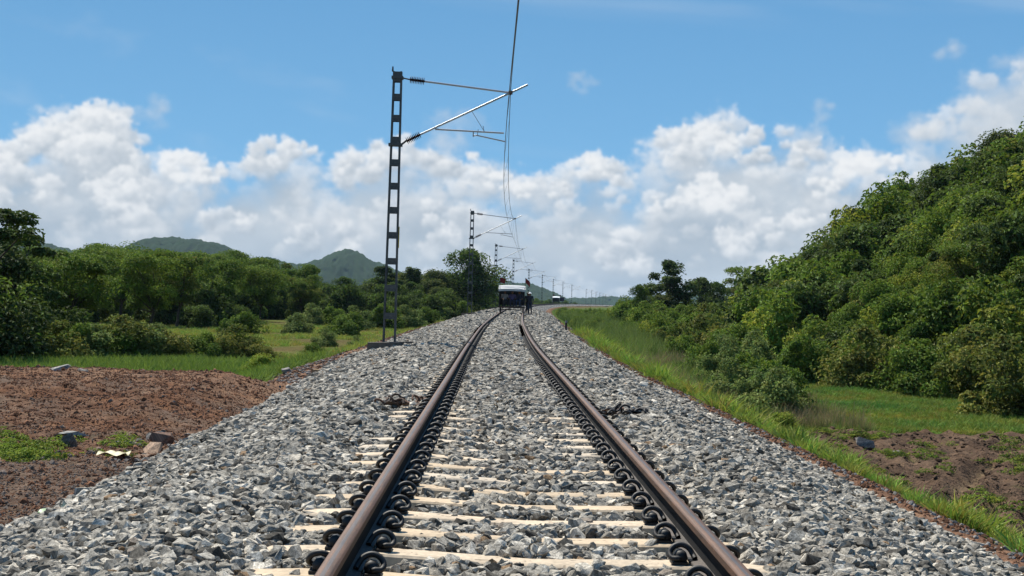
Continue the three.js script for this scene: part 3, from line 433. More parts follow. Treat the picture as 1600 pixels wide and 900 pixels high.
// left of the line: the wood, its front trees, the field hedge
{
  const lists = [[], [], []], edge = table([[85, -22], [120, -27], [200, -34], [360, -41]]);
  for (let k = 0; k < 900; k++) {
    const D = 100 + 290 * Math.pow(rs(), 1.5), x = edge(D) - Math.pow(rs(), 1.2) * (0.43 * D + 8 + edge(D) > 0 ? 0.43 * D + 10 + edge(D) : 12), s = (1 + 0.2 * Math.exp(-(((x + 37) / 11) ** 2) - ((D - 165) / 40) ** 2)) * mix(0.70, 0.97, sstep(95, 170, D)) * mix(1, 0.78, sstep(200, 340, D)) * (0.85 + 0.3 * rs()) * mix(0.8, 1, sstep(0, 8, edge(D) - x));
    if (-x > 0.43 * D + 10) continue; const n = Math.floor(rs() * 3); lists[n].push([x, groundY(x, D) - 0.1, -D, s, rs() * 6.28, 0.85 + 0.35 * rs(), 0.9 + 0.22 * rs()]);
  }
  lists.forEach((l, i) => scatter('wood_canopy', PLANT[i].crown, leafMat, l, ['green feathery canopy of the wood left of the field', 'olive tinted canopy within the wood left of the field', 'brighter green canopy within the wood left of the field'][i], 'wood'));
  lists.forEach((l, i) => scatter('wood_trunks', PLANT[i].trunk, barkMat, l, ['trunks under the green canopy of the left wood', 'trunks under the olive canopy of the left wood', 'trunks under the brighter canopy of the left wood'][i], 'wood'));
  const under = []; for (let k = 0; k < 700; k++) { const D = 84 + 110 * rs(), x = edge(D) + 5 - rs() * (0.43 * D + 14 + edge(D)); under.push([x, groundY(x, D) - 0.1, -D, 0.8 + 0.8 * rs(), rs() * 6.28, 0.8 + 0.4 * rs(), 1 + 0.6 * rs()]); }
  for (let k = 0; k < 240; k++) { const D = 112 + 90 * rs(), x = lineX(D) - 6.2 - rs() * 20; under.push([x, groundY(x, D) - 0.1, -D, 0.8 + 0.7 * rs(), rs() * 6.28, 0.8 + 0.4 * rs(), 1 + 0.7 * rs()]); }
  scatter('undergrowth', SCRUB[3], leafMat, under, 'dark undergrowth beneath the left wood and the middle trees', 'undergrowth');
  const far = []; for (let k = 0; k < 900; k++) { const D = 200 + 500 * rs(), x = rs() < 0.75 ? lineX(D) - 8 - rs() * 0.1 * D : lineX(D) + 22 + rs() * 0.22 * D; far.push([x, groundY(x, D) - 0.1, -D, 0.8 + 0.9 * rs(), rs() * 6.28, 0.8 + 0.4 * rs(), 1 + 0.5 * rs()]); }
  scatter('far_thicket', SCRUB[0], leafMat, far, 'low green thicket along the far line', 'thicket');
  const front = [[-16.6, 50, .60], [-19.5, 58, .66], [-18.0, 66, .62], [-22.6, 70, .74], [-20.2, 80, .70], [-24.8, 84, .80], [-20.6, 92, .72], [-23.8, 97, .8], [-18.6, 98, .66], [-21.2, 106, .8], [-17.6, 112, .62], [-24, 120, .86], [-20.6, 128, .78], [-25, 140, .9]];
  front.forEach(([x, D, s], i) => plantTree('wood_edge_tree', PLANT[i % 3], x, D, [s, s * (0.95 + 0.2 * rs()), s], rs() * 6.28, (i === 0 ? 'nearest' : ORD[i] + ' nearest') + ' of the feathery trees along the front edge of the left wood', 'tree', 'front trees of the left wood'));
}
plantTree('spreading_tree', NEARTREE, -16.5, 38.5, [1.08, 1.02, 1.08], 0, 'large dark tree at the left edge of the picture with a jutting top bough', 'tree');
plantTree('spreading_tree', NEARTREE, -17.6, 46, [1.0, 0.95, 1.0], 2.2, 'dark tree behind the large tree at the left picture edge', 'tree');
plantTree('mango_tree', TALL[1], -5.2, 162, [1.4, 1.38, 1.4], 0.9, 'tall rounded tree behind the second mast, left of the line', 'tree');
{
  const C = [[OPEN[0], -14.5, 150, [0.95, 0.9, 0.95], 'open crowned tree left of the nearest mast, before the far hill'], [OPEN[1], -11.4, 152, [0.8, 0.92, 0.8], 'sparse topped tree just right of the nearest mast'], [TALL[0], -9.2, 158, [0.92, 0.9, 0.92], 'dark leafy tree left of the tall rounded tree'], [TALL[1], -12.6, 140, [0.7, 0.62, 0.7], 'low dark tree behind the nearest mast'], [TALL[0], -16.8, 160, [0.75, 0.6, 0.75], 'low dark tree at the right end of the left wood'], [TALL[0], -7.6, 138, [0.62, 0.55, 0.62], 'low dark tree in front of the tall rounded tree'], [TALL[1], -20.2, 185, [0.9, 0.66, 0.9], 'rounded dark tree between the wood and the masts']];
  for (const [K, x, D, s, l] of C) plantTree('field_tree', K, x, D, s, rs() * 6, l, 'tree', 'trees in the middle distance left of the line');
  const more = [[-13.2, 168, 0.95], [-10.2, 170, 1.0], [-7.4, 172, 0.9], [-17.6, 172, 0.85], [-15.4, 178, 0.95], [-22.5, 178, 0.85], [-8.6, 148, 0.75], [-11.0, 144, 0.7]];
  more.forEach(([x, D, s], i) => plantTree('backing_tree', TALL[i % 2], x, D, [s, s * 0.92, s], rs() * 6, (i === 0 ? 'nearest' : ORD[i]) + ' of the dark trees massed between the left wood and the tall rounded tree', 'tree', 'trees massed behind the masts'));
  // leafy bushes before them
  const B = [[-10.6, 92, 1.5, 1], [-8.9, 95, 1.7, 0], [-7.6, 98, 1.6, 1], [-6.6, 104, 1.5, 0], [-12.6, 96, 1.4, 0], [-5.8, 112, 1.6, 1], [-14.5, 98, 1.5, 1], [-5.2, 126, 1.7, 0]];
  B.forEach(([x, D, s, v], i) => { const o = top('field_bush'); part('stem', BUSH[v].trunk, barkMat, o); part('leaves', BUSH[v].crown, leafMat, o); o.position.set(x, groundY(x, D) - 0.03, -D); o.rotation.y = rs() * 6; o.scale.setScalar(s); tag(o, (i === 0 ? 'nearest' : ORD[i] + ' nearest') + ' bright bush in front of the trees beyond the nearest mast', 'bush', 'bright bushes before the middle trees'); });
}
{ // the hedge of low shrubs across the field
  const hedge = [[-16.4, 40.2, 1.3, 0], [-15.2, 39.6, 1.2, 2]]; for (let i = 0; i < 15; i++) { const q = i / 14; hedge.push([-13.9 + 5.6 * q + (rs() - 0.5) * 0.3, 40.6 + 4 * q + (rs() - 0.5) * 1.6, (q < 0.55 ? 1.0 + 0.35 * rs() : 0.6 + 0.45 * rs()), [2, 0, 2, 1][i % 4]]); }
  hedge.forEach(([x, D, s, v], i) => { const o = top('hedge_shrub'); part('stem', BUSH[v].trunk, barkMat, o); part('leaves', BUSH[v].crown, leafMat, o); o.position.set(x, groundY(x, D) - 0.04, -D); o.rotation.y = rs() * 6; o.scale.set(s, s * (0.85 + 0.3 * rs()), s); tag(o, (i === 0 ? 'leftmost' : ORD[i] + ' from the left') + ' of the low shrubs in the row across the field', 'shrub', 'row of low shrubs across the left field'); });
  const lone = [[-6.75, 35.6, 0.72, 3, 'small bright rounded bush alone on the grass left of the track'], [-8.2, 60, 0.8, 1, 'small leafy sapling bush in the middle of the left field'], [-9.4, 75, 1.4, 0, 'bright bush near the wood on the left field'], [-6.6, 58, 0.55, 1, 'low tuft bush on the field between hedge and mast'], [-12.5, 76, 1.2, 1, 'pale bush at the foot of the left wood'], [-15, 74, 1.3, 0, 'leafy bush before the trunks of the left wood'], [-7.4, 50, 0.5, 0, 'tiny dark bush on the field behind the hedge']];
  for (const [x, D, s, v, l] of lone) { const o = top('field_shrub'); part('stem', BUSH[v].trunk, barkMat, o); part('leaves', BUSH[v].crown, leafMat, o); o.position.set(x, groundY(x, D) - 0.03, -D); o.rotation.y = rs() * 6; o.scale.set(s, s * 0.95, s); tag(o, l, 'bush'); }
}

// ---------- grass, weeds, clods ----------
function tuft(seed, n, spread, bend, tones, wide = 0.012, seedHeads) {
  const r = rng(seed), pos = [], col = [], idx = [];
  for (let i = 0; i < n; i++) {
    const a = r() * 6.283, d = Math.sqrt(r()) * spread, x = Math.cos(a) * d, z = Math.sin(a) * d, h = 0.55 + 0.5 * r(), b = bend * (0.3 + r()), ba = r() * 6.283, bx = Math.cos(ba) * b, bz = Math.sin(ba) * b, wa = r() * 3.14, wx = Math.cos(wa) * wide, wz = Math.sin(wa) * wide, t = tones[Math.floor(r() * tones.length)], m = 0.75 + 0.5 * r(), k = pos.length / 3;
    pos.push(x - wx, 0, z - wz, x + wx, 0, z + wz, x + bx * 0.4 - wx * 0.8, h * 0.6, z + bz * 0.4 - wz * 0.8, x + bx * 0.4 + wx * 0.8, h * 0.6, z + bz * 0.4 + wz * 0.8, x + bx, h, z + bz);
    for (let p = 0; p < 5; p++) { const c = seedHeads && p === 4 ? [0.36, 0.24, 0.15] : t; col.push(c[0] * m, c[1] * m, c[2] * m); }
    idx.push(k, k + 1, k + 2, k + 1, k + 3, k + 2, k + 2, k + 3, k + 4);
  }
  const g = new THREE.BufferGeometry(); g.setAttribute('position', new THREE.Float32BufferAttribute(pos, 3)); g.setAttribute('color', new THREE.Float32BufferAttribute(col, 3)); g.setIndex(idx); g.computeVertexNormals(); return g;
}
const bladeMat = new THREE.MeshPhysicalMaterial({ vertexColors: true, roughness: 0.9, specularIntensity: 0.25, transmission: 0.3, thickness: 0, side: THREE.DoubleSide });
{
  const rg = rng(555), lush = tuft(1, 22, 0.75, 0.85, [[0.175, 0.26, 0.04], [0.21, 0.28, 0.05], [0.135, 0.215, 0.033]], 0.06), verge = tuft(2, 22, 0.75, 0.95, [[0.26, 0.33, 0.07], [0.32, 0.36, 0.10], [0.20, 0.28, 0.05]], 0.06), tall = tuft(3, 22, 0.22, 0.5, [[0.17, 0.23, 0.05], [0.20, 0.24, 0.07], [0.12, 0.18, 0.04]], 0.014), seedy = tuft(4, 22, 0.3, 0.45, [[0.20, 0.22, 0.07], [0.24, 0.20, 0.09], [0.15, 0.21, 0.055]], 0.010, true);
  const paddy = [], ver = [], tl = [], sd = [], mead = [], fld = [];
  for (let k = 0; k < 15000; k++) { const D = 26 + 16 * rg(), x = -4.6 - rg() * (0.42 * D - 3); const g = groundInfo(x, D); if (g.k !== 'paddy' || g.y > -0.85) continue; paddy.push([x, g.y - 0.02, -D, 0.16 + 0.14 * rg(), rg() * 6, 0.75 + 0.5 * rg(), 0.8 + 0.8 * rg()]); }
  for (let k = 0; k < 9000; k++) { const D = 44 + 55 * Math.pow(rg(), 1.3), x = lineX(D) - 5 - rg() * (0.3 * D); const g = groundInfo(x, D); if (g.k === 'dirt' || fbm(x * 0.10 + 31, D * 0.10 + 3, 4) > 0.06) continue; fld.push([x, g.y - 0.02, -D, 0.14 + 0.16 * rg(), rg() * 6, [0.8 + 0.6 * rg(), 0.8 + 0.35 * rg(), 0.9], 0.6 + 0.6 * rg()]); }
  for (let k = 0; k < 60000; k++) { const D = 9.5 + 62 * Math.pow(rg(), 1.25), t = toeR(D) + 0.34 + rg() * (1.25 + 0.03 * D), x = lineX(D) + t; const g = groundInfo(x, D); if (g.k === 'mud' || (g.k === 'shoulder' && rg() < 0.8)) continue; const pn = fbm(x * 1.3, D * 0.7, 3), off = t - toeR(D) - 0.34; if (pn < -0.28 + 0.1 * rg() || (off < 0.3 && pn < 0.12) || off > 1.0 + 0.03 * D + 1.2 * pn) continue; const s = (0.035 + 0.05 * rg() + (rg() < 0.05 ? 0.06 : 0)) * (1 + D / 26) * (1 + 0.7 * pn), w = noise(x * 0.9 + 3, D * 0.5); ver.push([x, g.y - 0.02, -D, s, rg() * 6, [(0.75 + 0.5 * rg()) * (1 + 0.14 * w), 0.75 + 0.45 * rg(), 0.8], 0.6 + 0.9 * rg()]); }
  for (let k = 0; k < 16000; k++) { const D = 22 + 26 * rg(), x = 5 + rg() * (0.42 * D - 3); const g = groundInfo(x, D); if (g.k !== 'verge') continue; const w = fbm(x * 0.35, D * 0.35 + 8, 3); if (w > 0.3 && rg() < 0.6) continue; mead.push([x, g.y - 0.02, -D, (0.08 + 0.09 * rg()) * (1 - 0.5 * w), rg() * 6, [(0.8 + 0.5 * rg()) * (1 + 0.8 * w), 0.78 + 0.35 * rg() + 0.15 * w, 1], 0.6 + 0.7 * rg()]); }
  for (let k = 0; k < 2200; k++) { const D = 26 + 60 * Math.pow(rg(), 1.2), x = lineX(D) + toeR(D) + 1.0 + 2.6 * rg() + 0.01 * D, g = groundInfo(x, D); if (g.k !== 'verge') continue; const n = noise(x * 0.4, D * 0.16); (n > -0.05 && D < 52 ? sd : tl).push([x, g.y - 0.03, -D, (0.28 + 0.42 * rg()) * mix(0.8, 1.3, sstep(30, 60, D)), rg() * 6, 0.75 + 0.5 * rg(), 0.8 + 0.5 * rg()]); }
  for (let k = 0; k < 900; k++) { const D = 70 + 90 * rg(), x = lineX(D) + toeR(D) + 1.2 + 6 * rg(), g = groundInfo(x, D); tl.push([x, g.y - 0.03, -D, 0.6 + 0.6 * rg(), rg() * 6, 0.8 + 0.4 * rg(), 0.7 + 0.5 * rg()]); }
  scatter('grass', lush, bladeMat, paddy, 'lush green grass strip beyond the bare earth on the left', 'grass'); scatter('grass', verge, bladeMat, fld, 'thin dry grass over the left field', 'grass'); scatter('grass', verge, bladeMat, ver, 'bright green grass on the bank right of the ballast', 'grass'); scatter('grass', lush, bladeMat, mead, 'short meadow grass between mud and hill', 'grass'); scatter('tall_grass', tall, bladeMat, tl, 'tall green grass right of the line', 'grass'); scatter('tall_grass', seedy, bladeMat, sd, 'reddish seeding grass on the right bank', 'grass');
  // low creeping weeds
  const weed = foliage(71, ball(rng(7), 7, 0, 0, 0, 0.3, 0.1, 0.12), 26, 0.055, 0.028, [...GREEN, ...LIME], { flat: 0.4, up: 1 }), wl = [], wr = [];
  for (let k = 0; k < 2600; k++) { const D = 11.5 + 6 * rg(), x = -3.9 - rg() * 4.5, n = fbm(x * 0.7, D * 0.7, 4) * 0.6 + fbm(x * 2.9 + 5, D * 2.9, 4) * 0.25 + 0.42 - 0.20 * Math.abs(D - 13.8) - 0.15 * Math.abs(x + 6.0); if (n + 0.35 * fbm(x * 2, D * 2, 3) < 0.12 + 0.3 * rg()) continue; wl.push([x, groundY(x, D) - 0.01, -D, 0.3 + 0.45 * rg(), rg() * 6, 0.8 + 0.5 * rg()]); }
  for (let k = 0; k < 900; k++) { const D = 13 + 13 * rg(), x = 5 + 7 * rg(); if (mudAt(x, D) < 0.4 || fbm(x * 1.1 - 20, D * 1.1 + 7, 4) < 0.16) continue; wr.push([x, groundY(x, D) - 0.01, -D, 0.35 + 0.5 * rg(), rg() * 6, 0.7 + 0.5 * rg()]); }
  scatter('weeds', weed, leafMat, wl, 'patch of low green weeds on the bare earth at left', 'weeds'); scatter('weeds', weed, leafMat, wr, 'sprigs of weed growing in the churned mud', 'weeds');
  const clod = stoneShape(300, 0.8), cl = [], gr = [], mc = [], sh = [];
  const clodMat = new THREE.MeshPhysicalMaterial({ roughness: 1, specularIntensity: 0.1, map: earthGrain, side: THREE.DoubleSide });
  for (let k = 0; k < 60000; k++) { const D = 8 + 15.5 * rg(), x = -3.4 - rg() * (0.42 * D - 2), g = groundInfo(x, D); if (g.k !== 'dirt') continue; const q = rg(), road = D < 13.2 + noise(x, D); const s = 0.006 + 0.014 * rg() + 0.05 * Math.pow(rg(), 40); if (road ? q < 0.5 : q < 0.12) { const v = 0.6 + 0.9 * rg(); gr.push([x, g.y, -D, s * 1.2, rg() * 6, [0.30 * v, 0.235 * v, 0.185 * v]]); } else { const v = 0.55 + 0.9 * rg(); cl.push([x, g.y, -D, s * 1.3, rg() * 6, [0.33 * v, 0.165 * v, 0.094 * v]]); } }
  for (let k = 0; k < 5000; k++) { const D = 12 + 14 * rg(), x = 5 + rg() * 7.5; if (mudAt(x, D) < 0.6) continue; const v = 0.7 + 0.7 * rg(); mc.push([x, groundY(x, D), -D, 0.03 + 0.10 * Math.pow(rg(), 4), rg() * 6, [0.12 * v, 0.078 * v, 0.052 * v], 0.6]); }
  for (let k = 0; k < 9000; k++) { const D = 8.5 + 80 * Math.pow(rg(), 1.5), left = rg() < 0.25 && D > 24, x = left ? lineX(D) - toeL(D) - 0.1 - rg() * 1.2 : lineX(D) + toeR(D) - 0.05 + rg() * 0.75, v = 0.6 + 0.8 * rg(); sh.push([x, groundY(x, D), -D, (0.014 + 0.035 * Math.pow(rg(), 2)) * (1 + D / 40), rg() * 6, rg() < 0.25 ? [0.3 * v, 0.28 * v, 0.26 * v] : [0.24 * v, 0.125 * v, 0.075 * v]]); }
  scatter('earth_clods', clod, clodMat, cl, 'small red earth clods on the bare bank at left', 'earth'); scatter('grit', clod, clodMat, gr, 'scattered grey grit on the dirt strip at left', 'gravel'); scatter('mud_clods', clod, clodMat, mc, 'clods of churned brown mud at right', 'mud'); scatter('laterite_gravel', clod, clodMat, sh, 'reddish gravel along the edges of the ballast', 'gravel');
}

// ---------- far hills ----------
{
  const hillMat = new THREE.MeshPhysicalMaterial({ vertexColors: true, roughness: 1, specularIntensity: 0.1, side: THREE.DoubleSide });
  function farHill(pts, D, depth, seed, label) {            // crest heights by x, a rounded ridge of woodland
    const crest = smoothTable(pts), x0 = pts[0][0], x1 = pts[pts.length - 1][0], nx = 320, nz = 56, pos = [], col = [], idx = [];
    for (let j = 0; j <= nz; j++) for (let i = 0; i <= nx; i++) {
      const x = mix(x0, x1, i / nx), q = j / nz * 2 - 1, z = q * depth, k = D / 2000, e = fbm(x / (60 * k) + seed, z / (60 * k), 4), f = fbm(x / (9 * k) + seed, z / (9 * k), 3);
      const h = Math.max(0, crest(x)) * (1 - q * q) * (1 + 0.10 * e) + (4.5 * k) * f + 5 * k * e * (1 - q * q);
      pos.push(x, -1.4 + h * (Math.abs(q) > 0.999 ? 0 : 1), -(D + z + 0.2 * depth * e)); const m = 0.85 + 0.5 * f + 0.35 * e; col.push(0.020 * m, 0.040 * m, 0.014 * m);
    }
    for (let j = 0; j < nz; j++) for (let i = 0; i < nx; i++) { const a = j * (nx + 1) + i; idx.push(a, a + 1, a + nx + 1, a + 1, a + nx + 2, a + nx + 1); }
    const g = new THREE.BufferGeometry(); g.setAttribute('position', new THREE.Float32BufferAttribute(pos, 3)); g.setAttribute('color', new THREE.Float32BufferAttribute(col, 3)); g.setIndex(idx); g.computeVertexNormals();
    kind(top('distant_hill', g, hillMat), 'structure', label, 'hill');
  }
  farHill([[-1500, 0], [-1180, 60], [-980, 110], [-860, 96], [-790, 82], [-720, 66], [-650, 50], [-560, 20], [-480, 0]], 2100, 260, 1, 'wooded hill at the far left behind the tall tree');
  farHill([[-760, 0], [-640, 38], [-590, 58], [-545, 82], [-505, 79], [-475, 82], [-450, 76], [-410, 58], [-350, 34], [-260, 0]], 2000, 220, 2, 'twin topped wooded hill rising behind the left wood');
  farHill([[-560, 0], [-430, 40], [-395, 56], [-370, 58], [-335, 50], [-300, 54], [-262, 72], [-245, 72], [-215, 58], [-165, 40], [-100, 18], [0, 0]], 2050, 230, 3, 'conical wooded hill left of the masts');
  farHill([[-260, 0], [-130, 46], [-60, 48], [0, 38], [40, 33], [75, 21], [110, 6], [150, 0]], 2400, 260, 4, 'long low wooded hill falling away behind the far masts');
  farHill([[40, 0], [130, 12], [190, 18], [260, 20], [400, 30], [560, 12], [700, 0]], 3000, 260, 5, 'faint low ridge on the horizon right of the line');
  farHill([[54, 0], [66, 5], [70, 10], [74, 14], [78, 17.5], [84, 20], [95, 24], [120, 29], [170, 36], [240, 30], [300, 0]], 330, 60, 6, 'dark wooded ridge showing past the left end of the hill');
}

// ---------- masts and their brackets ----------
const galv = new THREE.MeshStandardMaterial({ color: lin(0.145, 0.155, 0.155), roughness: 0.6, metalness: 0.35, map: steelNoise, side: THREE.DoubleSide });
const tubeSteel = new THREE.MeshStandardMaterial({ color: lin(0.42, 0.43, 0.44), roughness: 0.4, metalness: 0.6, side: THREE.DoubleSide });
const porcelain = new THREE.MeshStandardMaterial({ color: lin(0.055, 0.022, 0.016), roughness: 0.35, side: THREE.DoubleSide });
const wireMat = new THREE.MeshStandardMaterial({ color: lin(0.10, 0.095, 0.09), roughness: 0.5, metalness: 0.6, side: THREE.DoubleSide });
const dullConcrete = new THREE.MeshStandardMaterial({ color: lin(0.14, 0.125, 0.11), map: concreteMap, roughness: 0.95, side: THREE.DoubleSide });
const bandPaint = new THREE.MeshStandardMaterial({ color: lin(0.55, 0.40, 0.05), roughness: 0.7, side: THREE.DoubleSide });
const CAT = [3.34, 7.27], CON = [3.23, 5.81], MAST_T = -3.32;
function channel(side) {                                   // half of the mast: a steel channel, its web outward, leaning in towards the top
  const s = new THREE.Shape(); const d = 0.10, w = 0.055, t = 0.010; s.moveTo(0, -d); s.lineTo(w, -d); s.lineTo(w, -d + t); s.lineTo(t, -d + t); s.lineTo(t, d - t); s.lineTo(w, d - t); s.lineTo(w, d); s.lineTo(0, d); s.closePath();
  const g = new THREE.ExtrudeGeometry(s, { depth: 8.1, bevelEnabled: false, steps: 8 }); g.rotateX(-Math.PI / 2); const p = g.attributes.position;
  for (let i = 0; i < p.count; i++) { const y = p.getY(i), half = mix(0.195, 0.135, y / 8.1); p.setX(i, side * (half - p.getX(i))); } g.translate(0, -0.32, 0); g.computeVertexNormals(); return g;
}
function insulator(a, b) {
  const A = new THREE.Vector3(...a), B = new THREE.Vector3(...b), L = A.distanceTo(B), n = 9, pts = [[0, 0], [0.03, 0]]; for (let i = 0; i < n; i++) { const y = L * (i + 0.5) / n; pts.push([0.035, y - L / n * 0.4], [0.108, y - 0.004], [0.112, y + 0.004], [0.035, y + L / n * 0.25]); } pts.push([0.03, L], [0, L]);
  const g = new THREE.LatheGeometry(pts.map((p) => new THREE.Vector2(...p)), 12); g.applyQuaternion(new THREE.Quaternion().setFromUnitVectors(new THREE.Vector3(0, 1, 0), B.clone().sub(A).normalize())); g.translate(A.x, A.y, A.z); return g;
}
const mastGeo = (() => {
  const plates = []; let y = 7.62, gap = 0.60; while (y > -0.1) { plates.push(y); y -= gap; gap = Math.min(0.86, gap * 1.035); }
  const seg = (a, b, r) => bar([a[0], a[1], a[2] ?? 0], [b[0], b[1], b[2] ?? 0], r, r, 8);
  return { chan: [channel(-1), channel(1)], plates: plates.map((y) => { const half = mix(0.195, 0.135, (y + 0.32) / 8.1), h = y > 7.5 ? 0.30 : 0.19; return [y, new THREE.BoxGeometry(half * 2 - 0.006, h, 0.008)]; }),
    cap: mergeGeometries([box(0.05, 0.06, 0.05, -0.15, 7.82, 0), bar([-0.15, 7.78, 0], [-0.15, 7.93, 0], 0.03, 0.02)]),
    stayClamp: mergeGeometries([box(0.34, 0.08, 0.26, 0, 7.60, 0), bar([0.15, 7.60, 0], [0.37, 7.56, 0], 0.022)]), stayIns: insulator([0.36, 7.56, 0], [0.80, 7.52, 0]), stayTube: seg([0.78, 7.522], [3.32, 7.27], 0.029),
    brClamp: mergeGeometries([box(0.40, 0.08, 0.27, 0, 5.62, 0), bar([0.16, 5.62, 0], [0.32, 5.76, 0], 0.03)]), brIns: insulator([0.32, 5.74, 0], [0.72, 5.95, 0]), brTube: seg([0.70, 5.94], [3.84, 7.52], 0.030), joint: mergeGeometries([box(0.12, 0.10, 0.10, 3.34, 7.27, 0), bar([3.34, 7.19, 0], [3.34, 7.31, 0], 0.02)]),
    reg: seg([1.15, 6.12], [3.18, 6.07], 0.026), steady: mergeGeometries([seg([2.28, 6.08], [2.28, 5.93], 0.018), seg([2.28, 5.96], [2.40, 5.98], 0.018), seg([2.40, 5.99], [2.42, 6.16], 0.010), seg([2.38, 5.98], [3.23, 5.82], 0.021)]), drop: mergeGeometries([seg([2.22, 6.68], [2.60, 6.10], 0.008), seg([2.60, 6.08], [2.56, 6.26], 0.010)]) };
})();
const MASTS = [39, 103, 167, 231, 296, 360, 424, 487, 551, 679, 743, 807, 870, 934, 985];
function makeMast(simple) {
  const o = new THREE.Group(), m = mastGeo;
  for (const c of m.chan) part('mast_channel', c, galv, o);
  if (!simple) for (const [y, g] of m.plates) for (const z of [0.105, -0.105]) part('batten_plate', g, galv, o).position.set(0, y, z);
  else { const gs = []; for (const [y, g] of m.plates) for (const z of [0.105, -0.105]) { const q = g.clone(); q.translate(0, y, z); gs.push(q); } part('batten_plates', mergeGeometries(gs), galv, o); }
  part('mast_cap', m.cap, galv, o);
  part('stay_clamp', m.stayClamp, galv, o); part('stay_insulator', m.stayIns, porcelain, o); part('stay_tube', m.stayTube, tubeSteel, o);
  part('bracket_clamp', m.brClamp, galv, o); part('bracket_insulator', m.brIns, porcelain, o); const b = part('bracket_tube', m.brTube, tubeSteel, o); part('catenary_clamp', m.joint, porcelain, b);
  const r = part('register_arm', m.reg, tubeSteel, o); part('steady_arm', m.steady, tubeSteel, r); part('drop_bracket', m.drop, tubeSteel, r);
  return o;
}
{
  const proto = makeMast(false), simple = makeMast(true), blockA = box(0.95, 0.34, 0.34, -0.10, -0.36, 0.42), blockB = box(0.72, 0.34, 0.30, 0.36, -0.34, -0.10);
  const chip = (g, s) => { const r = rng(s), p = g.attributes.position; for (let i = 0; i < p.count; i++) p.setXYZ(i, p.getX(i) + (Math.round(p.getY(i) * 7 + p.getZ(i) * 3) % 3) * 0.012, p.getY(i) + (p.getX(i) > 0 ? 0.02 : -0.01), p.getZ(i)); g.computeVertexNormals(); return g; };
  chip(blockA, 1); chip(blockB, 2);
  MASTS.forEach((D, i) => {
    const o = (i < 3 ? proto : simple).clone(); o.name = numbered('catenary_mast'); scene.add(o);
    const a = along(D); const p = onLine(MAST_T, D, 0); o.position.set(p[0], railY(D), p[2]); o.rotation.y = -a.th;
    if (i < 6) { part('foundation_block', blockA, dullConcrete, o); part('foundation_block', blockB, dullConcrete, o); }
    if (i === 0) part('yellow_band', box(0.012, 0.62, 0.16, 0.188, 2.9, 0), bandPaint, o);
    tag(o, (i === 0 ? 'nearest' : ORD[i]) + (i === 0 ? '' : ' nearest') + ' of the grey lattice steel masts left of the track', 'mast', 'overhead line masts along the track');
  });
}
{ // the wires: catenary above, contact wire below, droppers between
  const line = tag(top('overhead_line'), 'overhead electric wires hung from the masts above the track', 'overhead line'), spots = [-25, ...MASTS];
  const at = (D, off, y) => { const p = onLine(MAST_T + off, D, 0); return [p[0], railY(D) + y, p[2]]; };
  const cat = [], con = [], drops = [];
  for (let i = 0; i < spots.length - 1; i++) {
    const a = spots[i], b = spots[i + 1], n = 16; if (a > 700) break;
    for (let k = 0; k < n; k++) { const s = k / n, D = mix(a, b, s), sag = 4 * s * (1 - s), stag = 0.10 * Math.sin(s * Math.PI) * (i % 2 ? -1 : 1); cat.push(at(D, CAT[0] + stag * 0.3, CAT[1] - 1.0 * sag)); con.push(at(D, CON[0] + stag, CON[1] - 0.03 * sag)); if (k % 2 === 1 && a < 120) drops.push([cat[cat.length - 1], con[con.length - 1]]); }
  }
  const path = (pts, r) => new THREE.TubeGeometry(new THREE.CatmullRomCurve3(pts.map((p) => new THREE.Vector3(...p))), pts.length * 2, r, 5, false);
  part('catenary_wire', path(cat, 0.011), wireMat, line); part('contact_wire', path(con, 0.010), wireMat, line);
  for (const [a, b] of drops) part('dropper', bar(a, b, 0.004, 0.004, 5), wireMat, line);
}

